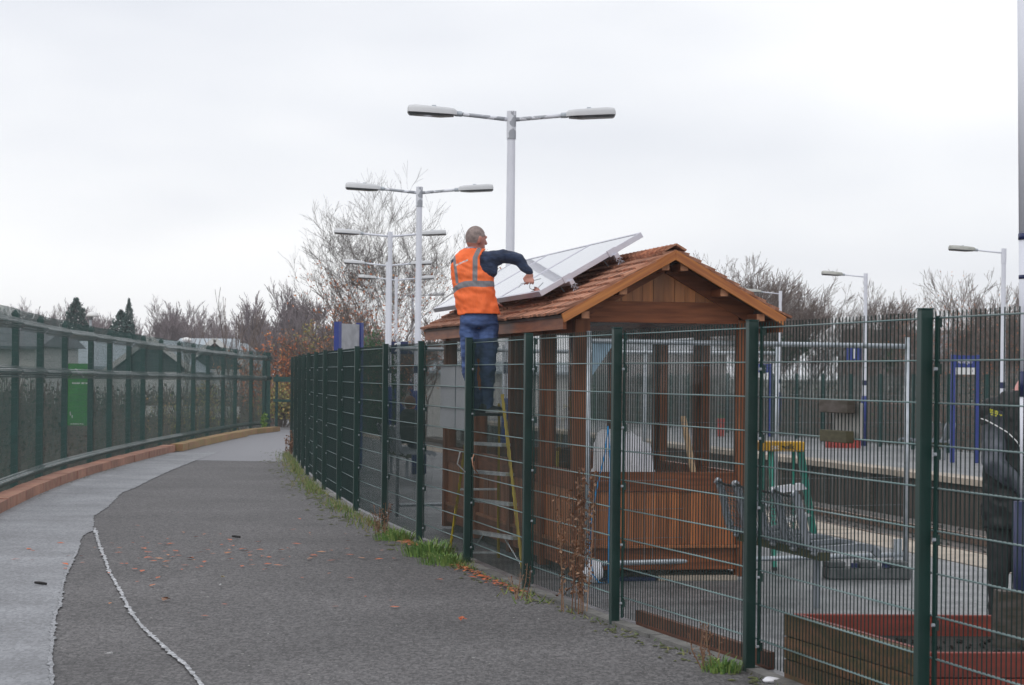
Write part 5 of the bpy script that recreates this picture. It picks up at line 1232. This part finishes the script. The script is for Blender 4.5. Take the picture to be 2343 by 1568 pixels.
for f_ in bmm.faces:
    q = f_.calc_center_median() - ac; cm_ = f_.calc_center_median()
    if (q.x/.105)**2 + (q.z/.125)**2 < 1 and q.x > -.2: dele.append(f_)
    elif cm_.z > topz - .0 or cm_.z < botz - max(0, -(cm_.x+.12))*.5: dele.append(f_)
bmesh.ops.delete(bmm, geom=dele, context='FACES'); bmm.to_mesh(vme); bmm.free()
vo = obj('vest', vme, man); sol = vo.modifiers.new('s', 'SOLIDIFY'); sol.thickness = .004
# tool in his hand
h0 = pm + MO + Vector((0, -.03, -.045))
m_ = MB(); m_.tube([h0+Vector((-.10, -.02, -.045)), h0+Vector((-.08, -.0, -.01)), h0+Vector((.10, .05, .04))], .004, 6); m_.tube([h0+Vector((-.005, .0, .0)), h0+Vector((.0, -.01, -.05))], .004, 6)
tag(m_.build('hand_tool', TREAD, None, True), 'thin bent metal tool held in the right hand of the workman', 'tool')

# man in the black jacket at the right edge
Y1 = 15.6; JO = Vector((P(2318, 860, Y1).x, Y1, 0)); jm = thing('person', 'person in black jacket with yellow print standing behind the fence at the right edge', 'person', JO)
def J(u, v, dy=0): return P(u, v, Y1+dy) - JO
def jtorso(mb, k=0):
    secs = []
    for v, ul, ur, dr in [(893, 2305, 2352, .07), (905, 2285, 2362, .10), (920, 2268, 2376, .12), (945, 2253, 2388, .13), (1000, 2250, 2392, .145), (1080, 2249, 2392, .15), (1150, 2245, 2392, .155), (1210, 2246, 2390, .16)]:
        secs.append((J((ul+ur)/2, v), (ur-ul)/2/F*Y1 + k, dr+k, rad(-20)))
    mb.loft(secs[::-1], 22)
def jlegs(mb, k=0):
    mb.cap(J(2288, 1190, .02), J(2284, 1310, -.02), .095+k, .07+k); mb.cap(J(2284, 1310, -.02), J(2280, 1425, .02), .068+k, .055+k)
    mb.cap(J(2338, 1190, .02), J(2340, 1310), .095+k, .07+k); mb.cap(J(2340, 1310), J(2340, 1425), .068+k, .055+k)
b_ = MB(); jtorso(b_, -.03); jlegs(b_, -.012); hj = J(2357, 858, .02); b_.ell(hj, (.078, .095, .112)); b_.ell(hj+Vector((.04, .02, -.05)), (.06, .06, .065)); b_.cap(hj+Vector((-.02, 0, -.05)), J(2338, 900), .062, .066)
b_.ell(hj+Vector((-.03, -.075, -.01)), (.018, .010, .032)); b_.cap(J(2268, 940), J(2276, 1060, -.1), .055, .045); b_.cap(J(2276, 1060, -.1), J(2345, 1130, -.14), .042, .034)
b_.ell(J(2352, 1136, -.14), (.045, .025, .03))
for k in range(4): a_ = J(2362, 1130+5*k, -.15); b_.cap(a_, a_+Vector((.03, .01, -.012)), .009, .008, 8)
b_.cap(J(2352, 1128, -.14), J(2362, 1122, -.16), .011, .009, 8)
obj('body', fuse(b_, .009, 2, 'body', mat('pink_skin', (.62, .30, .27), (.54, .24, .22), rough=.5)), jm)
hb_ = MB(); hb_.ell(hj+Vector((0, -.008, .02)), (.082, .098, .105)); hb_.v = [(x, y, max(z, hj.z+.03)) for x, y, z in hb_.v]; obj('hair', hb_.mesh('hair', HAIR, True), jm)
b_ = MB(); jtorso(b_); b_.cap(J(2345, 912), J(2305, 912), .06, .062); b_.cap(J(2268, 938), J(2276, 1000, -.06), .085, .08); obj('jacket', fuse(b_, .012, 2, 'jacket', BLACKJ, .018, 2), jm)
b_ = MB(); b_.cap(J(2276, 965, -.03), J(2273, 1060, -.12), .093, .082); b_.cap(J(2273, 1060, -.12), J(2345, 1128, -.15), .078, .05); obj('sleeve', fuse(b_, .012, 2, 'sleeve', SLEEVE, .014, 9), jm)
b_ = MB(); jlegs(b_, .006); obj('trousers', fuse(b_, .012, 2, 'trousers', BLACKJ, .008, 4), jm)
for u in (2282, 2341): b_ = MB(); b_.ell(J(u, 1434)+Vector((.03, .0, 0)), (.14, .05, .05)); obj('shoe', b_.mesh('shoe', BOOT, True), jm)
m_ = MB(); m_.tube([J(2244, 958, -.10), J(2256, 962, -.135), J(2280, 975, -.165), J(2305, 990, -.185), J(2325, 1010, -.19), J(2340, 1033, -.19)], .0045, 6); m_.build('piping', WHITE, jm, True)
m_ = MB(); rr = random.Random(4); c0 = J(2276, 944, -.178)
for row, n in ((0, 5), (1, 6), (2, 3)):
    for k in range(n): m_.box(c0+Vector((-.035+k*.014+row*.006, 0, .018-row*.016-k*.004)), (.011, .004, .009 if row else .014))
m_.build('logo_print', YLOGO, jm)

# seated person on the far bench and the blue sheet
Y2 = 37.6; SOo = Vector((P(938, 860, Y2).x, Y2, 0)); sp_ = thing('person', 'seated person with brown hair and dark coat seen from behind on the bench beyond', 'person', SOo)
def K(u, v, dy=0): return P(u, v, Y2+dy) - SOo
b_ = MB(); b_.ell(K(940, 924), (.08, .095, .11)); b_.cap(K(940, 930), K(938, 950), .055, .07); b_.cap(K(938, 955), K(940, 1000), .13, .14); b_.cap(K(942, 1012), K(965, 1018), .085, .07); b_.cap(K(965, 1018), K(968, 1075), .06, .05)
obj('body', fuse(b_, .014, 2, 'body', SKIN), sp_)
b_ = MB(); b_.ell(K(938, 921, -.01), (.095, .105, .115)); obj('hair', b_.mesh('hair', mat('brown_hair', (.16, .075, .04), (.1, .045, .025), rough=.8), True), sp_)
b_ = MB(); b_.loft([(K(940, 1015), .22, .17, 0), (K(938, 980), .23, .17, 0), (K(938, 955), .20, .14, 0), (K(938, 942), .10, .10, 0)], 18); b_.cap(K(925, 952), K(922, 990, -.05), .085, .07); b_.ell(K(938, 944), (.14, .13, .07)); obj('coat', fuse(b_, .02, 2, 'coat', mat('dark_coat', (.02, .024, .022), rough=.9), .02, 1), sp_)
b_ = MB(); b_.cap(K(942, 1014), K(966, 1020), .09, .075); b_.cap(K(966, 1020), K(968, 1080), .065, .055); obj('trousers', fuse(b_, .02, 2, 'trousers', BINB), sp_)
m_ = MB(); n = 18; top = P(905, 906, 38.2); m_.v = [tuple(top)]
for k in range(n+1):
    t = k/n; q = P(905+36*t, 962-6*t, 38.2+.25*math.sin(k*2.1)*.5); m_.v.append(tuple(q))
for k in range(n+1):
    t = k/n; q = P(905+6*t, 940, 38.9); m_.v.append(tuple(q))
m_.f = [(0, k+1, k+2) for k in range(n)] + [(k+1, n+2+k, n+3+k, k+2) for k in range(n)]
tag(m_.build('blue_sheet', BLUEC), 'pointed bright blue plastic sheet beside the seated person', 'sheet')

# ------------------------------------------------------------------ weeds, moss, grass, litter
def tuft(name, label, p, h, n, r, m, seed, cat='grass tuft', lean=0):
    n = int(n*1.6); r *= 1.35
    rr = random.Random(seed); mb = MB()
    for k in range(n):
        az = rr.uniform(0, 6.28); q = r*rr.random()**.6; b = Vector((math.cos(az)*q*.9, math.sin(az)*q*.9, 0)); L_ = h*rr.uniform(.3, 1.15)*(1.1-.5*q/r); o_ = Vector((math.cos(az), math.sin(az), 0))*L_*rr.uniform(.2, .75); w_ = .004+.003*rr.random()
        s = Vector((-math.sin(az), math.cos(az), 0))*w_; m1 = b+o_*.35+Vector((0, 0, L_*.65)); t = b+o_+Vector((lean*L_, 0, L_*rr.uniform(.55, 1)))
        i = len(mb.v); mb.v += [tuple(b-s), tuple(b+s), tuple(m1-s*.8), tuple(m1+s*.8), tuple(t)]; mb.f += [(i, i+1, i+3, i+2), (i+2, i+3, i+4)]
    return tag(mb.build(name, m, None, False, p), label, cat)
def near_fence(u, v): p = G(u, v); return (p.x, p.y, 0)
tuft('grass_tuft', 'bright green leafy grass tuft at the fence foot below the grey sheet', near_fence(985, 1272), .22, 260, .22, GRASS, 1)
tuft('grass_tuft', 'low green grass spreading at the fence foot beside the ladder post', near_fence(1020, 1290), .14, 200, .22, GRASS, 2)
tuft('grass_tuft', 'dark green grass clump left of the bright tuft', near_fence(905, 1235), .16, 200, .20, GRASS, 3)
tuft('grass_tuft', 'small grass tuft by the foot of the third near post', near_fence(1650, 1537), .12, 90, .10, GRASS, 4)
def weed(name, label, p, h, n, m, seed, cat='weed', hm=DEADW, s=.017):
    rr = random.Random(seed); o = thing(name, label, cat, p); st = MB(); lf_ = MB()
    for k in range(n):
        a_ = Vector((rr.uniform(-.06, .06), rr.uniform(-.04, .04), 0)); t = a_+Vector((rr.uniform(-.08, .08), rr.uniform(-.05, .05), h*rr.uniform(.6, 1))); st.tube([a_, a_.lerp(t, .5)+Vector((rr.uniform(-.02, .02), 0, 0)), t], [.004, .003, .002], 4, False)
        for j in range(int(70*h)):
            q = rr.random(); c = a_.lerp(t, .15+.85*q); leaf(lf_, c+Vector((rr.gauss(0, .016), rr.gauss(0, .016), rr.gauss(0, .01))), s*rr.uniform(.5, 1.3), rr)
    st.build('stems', m, o, stuff=True); lf_.build('seed_heads', hm, o, stuff=True); return o
weed('dead_weed', 'tall rusty dead dock weed in front of the fence before the shelter corner', near_fence(1322, 1405), 1.15, 7, DEADW, 1)
weed('dead_weed', 'thinner dead weed stalk left of the tall rusty one', near_fence(1300, 1400), .95, 3, DEADW, 2)
weed('dead_weed', 'grey brown dead weed clump at the foot of the fence, bottom centre right', near_fence(1625, 1532), .30, 8, DEADW, 3, s=.008)
weed('dead_weed', 'pale dead weed against the far green posts', near_fence(742, 1102), .55, 7, DEADW, 4, s=.03)
weed('green_weed', 'upright green weed climbing the far part of the fence', near_fence(758, 1112), .85, 4, GRASS, 5, hm=GRASS, s=.03)
weed('dead_weed', 'dark dead weeds at the fence corner where the path bends', near_fence(662, 1040), .5, 6, DEADW, 6, s=.03)
weed('dead_weed', 'dry brown weed by the post left of the grey sheet', near_fence(872, 1225), .35, 9, DEADW, 7, s=.012)
weed('dead_weed', 'small dry weed at the foot of the post right of the ladder', near_fence(1196, 1372), .28, 6, DEADW, 8, s=.008)
weed('green_weed', 'small green plant on the kerb near the end fence', (P(602, 975, 66).x, 66.2, .1), .45, 6, GRASS, 9, hm=GRASS, s=.05)
# verge growth along the fence, mixed with moss: one mass
vg = MB(); ms = MB(); rr = random.Random(77)
for k in range(2600):
    y = 11.5 + 38*rr.random()**1.1; d = abs(rr.gauss(0, .12 if y > 20 else .06)); dens = .25 + .75*max(0, mnoise.noise(Vector((y*.9, 1, 0)))+.35)
    if y < 17.5: dens *= .35
    if rr.random() > dens: continue
    x = fence_x(y) - .03 - d; L_ = rr.uniform(.015, .06 if y > 20 else .035); a_ = Vector((x, y, 0)); t = a_+Vector((rr.uniform(-.03, .03), rr.uniform(-.03, .03), L_)); i = len(vg.v); w_ = .005
    vg.v += [tuple(a_-Vector((w_, 0, 0))), tuple(a_+Vector((w_, 0, 0))), tuple(t)]; vg.f.append((i, i+1, i+2))
for k in range(1300):
    y = 17 + 30*rr.random(); nse = mnoise.noise(Vector((y*.5, 9, 0)))
    if nse < -.1: continue
    x = fence_x(y) - .04 - abs(rr.gauss(0, .13)); L_ = rr.uniform(.03, .13)*(1 if y > 21 else .6); a_ = Vector((x, y, 0)); t = a_+Vector((rr.uniform(-.07, .07), rr.uniform(-.05, .05), L_)); i = len(vg.v); w_ = .006
    vg.v += [tuple(a_-Vector((w_, 0, 0))), tuple(a_+Vector((w_, 0, 0))), tuple(t)]; vg.f.append((i, i+1, i+2))
tag(vg.build('verge_grass', leafmat('verge', (.07, .13, .03), (.26, .20, .08), (.15, .22, .05))), kind='stuff')
for k in range(900):
    y = 11.8 + 42*rr.random(); nse = mnoise.noise(Vector((y*.7, 5, 0)))
    if nse < -.15: continue
    x = fence_x(y) - .06 - abs(rr.gauss(0, .10 if y < 22 else .22)); r_ = rr.uniform(.006, .025 if y < 20 else .045); n = 7; i = len(ms.v); ms.v.append((x, y, .010+r_*.08))
    for j in range(n): a_ = 6.283*j/n; q = r_*rr.uniform(.6, 1.3); ms.v.append((x+math.cos(a_)*q, y+math.sin(a_)*q*1.3, .0045))
    ms.f += [(i, i+1+j, i+1+(j+1) % n) for j in range(n)]
for k in range(120):
    y = rr.uniform(30, 60); x = interp(KL, y)+.05+abs(rr.gauss(0, .06)); r_ = rr.uniform(.01, .035); n = 8; i = len(ms.v); ms.v.append((x, y, .016))
    for j in range(n): a_ = 6.283*j/n; q = r_*rr.uniform(.6, 1.3); ms.v.append((x+math.cos(a_)*q*.5, y+math.sin(a_)*q*1.6, .0125))
    ms.f += [(i, i+1+j, i+1+(j+1) % n) for j in range(n)]
tag(ms.build('moss_patches', MOSS), kind='stuff')
def curl(mb, c, s, rr, flat=.25):
    az = rr.uniform(0, 6.28); a_ = Vector((math.cos(az), math.sin(az), 0)); b_ = Vector((-a_.y, a_.x, 0)); h1, h2 = rr.uniform(0, s*flat), rr.uniform(0, s*flat)
    i = len(mb.v); mb.v += [tuple(c-a_*s), tuple(c-b_*s*.5+Vector((0, 0, h1))), tuple(c+Vector((0, 0, s*.1))), tuple(c+b_*s*.5+Vector((0, 0, h2))), tuple(c+a_*s+Vector((0, 0, h1)))]
    mb.f += [(i, i+1, i+2), (i, i+2, i+3), (i+1, i+4, i+2), (i+2, i+4, i+3)]
lt = MB(); rr = random.Random(5)
for k in range(150):
    u, v = rr.gauss(480, 190), rr.gauss(1272, 22); 
    if rr.random() < .25: u, v = rr.uniform(250, 1250), rr.uniform(1150, 1420)
    p = G(u, v)
    if p.x > fence_x(p.y)-.12 or p.x < interp(KL, p.y)+.2: continue
    curl(lt, p+Vector((0, 0, .014)), rr.uniform(.018, .052), rr)
for k in range(260):
    y = rr.choice((rr.uniform(17.8, 20.5), rr.uniform(22.5, 24.5))); x = fence_x(y)-.09-abs(rr.gauss(0, .07)); curl(lt, Vector((x, y, .015)), rr.uniform(.018, .045), rr)
tag(lt.build('fallen_leaves', LITTER), kind='stuff')
wsp = MB()
for k in range(60):
    p = G(rr.uniform(260, 1300), rr.uniform(1180, 1550))
    if p.x > fence_x(p.y)-.15: continue
    curl(wsp, p+Vector((0, 0, .013)), rr.uniform(.006, .016), rr, .05)
tag(wsp.build('pale_specks', mat('pale_litter', (.5, .5, .47), rough=.8)), kind='stuff')
for i, (u, v, s, m, nm, l, c) in enumerate([(1055, 1423, .045, LITTER, 'fallen_leaf', 'bright orange fallen leaf curled on the asphalt, centre foreground', 'leaf'), (376, 1377, .05, mat('tan_leaf', (.38, .2, .12), rough=.7), 'fallen_leaf', 'large curled tan leaf beside the white line', 'leaf'), (250, 1500, .028, WHITE, 'paper_scrap', 'white paper scrap between the two pale lines', 'litter'), (508, 1326, .025, leafmat('cream_leaf', (.5, .42, .25), (.5, .42, .25)), 'fallen_leaf', 'small cream leaf on the asphalt right of the white line', 'leaf'), (503, 1342, .02, WHITE, 'paper_scrap', 'tiny white scrap just below the cream leaf', 'litter')]):
    mb = MB(); curl(mb, Vector((0, 0, .014)), s, random.Random(i+3), .9 if 'leaf' in nm else .1); curl(mb, Vector((s*.3, 0, .02)), s*.7, random.Random(i+9), .9 if 'leaf' in nm else .1); p = G(u, v); tag(mb.build(nm, m, None, False, (p.x, p.y, 0)), l, c)
for u, v, L_, l in ((93, 1341, .10, 'short black stick lying on the pale strip at the left'), (540, 1233, .09, 'small black stick on the asphalt near the scattered leaves')):
    p = G(u, v); mb = MB(); mb.tube([(-L_/2, .0, .028), (-.1*L_, .005, .024), (L_/2, -.02, .02)], [.009, .013, .010], 7); tag(mb.build('stick', mat('black_wood', (.012, .01, .01), rough=.7), None, True, (p.x, p.y, 0)), l, 'stick')

# ------------------------------------------------------------------ haze
hz = MB(); hz.bx(-400, 400, -60, 420, -2.7, 14); hm_ = bpy.data.materials.new('haze_air'); hm_.use_nodes = True; t = hm_.node_tree; t.nodes.clear()
pv = t.nodes.new('ShaderNodeVolumePrincipled'); pv.inputs['Color'].default_value = (.93, .95, 1, 1); pv.inputs['Density'].default_value = .0007; oo = t.nodes.new('ShaderNodeOutputMaterial'); t.links.new(pv.outputs[0], oo.inputs['Volume'])
tag(hz.build('haze', hm_), kind='stuff')
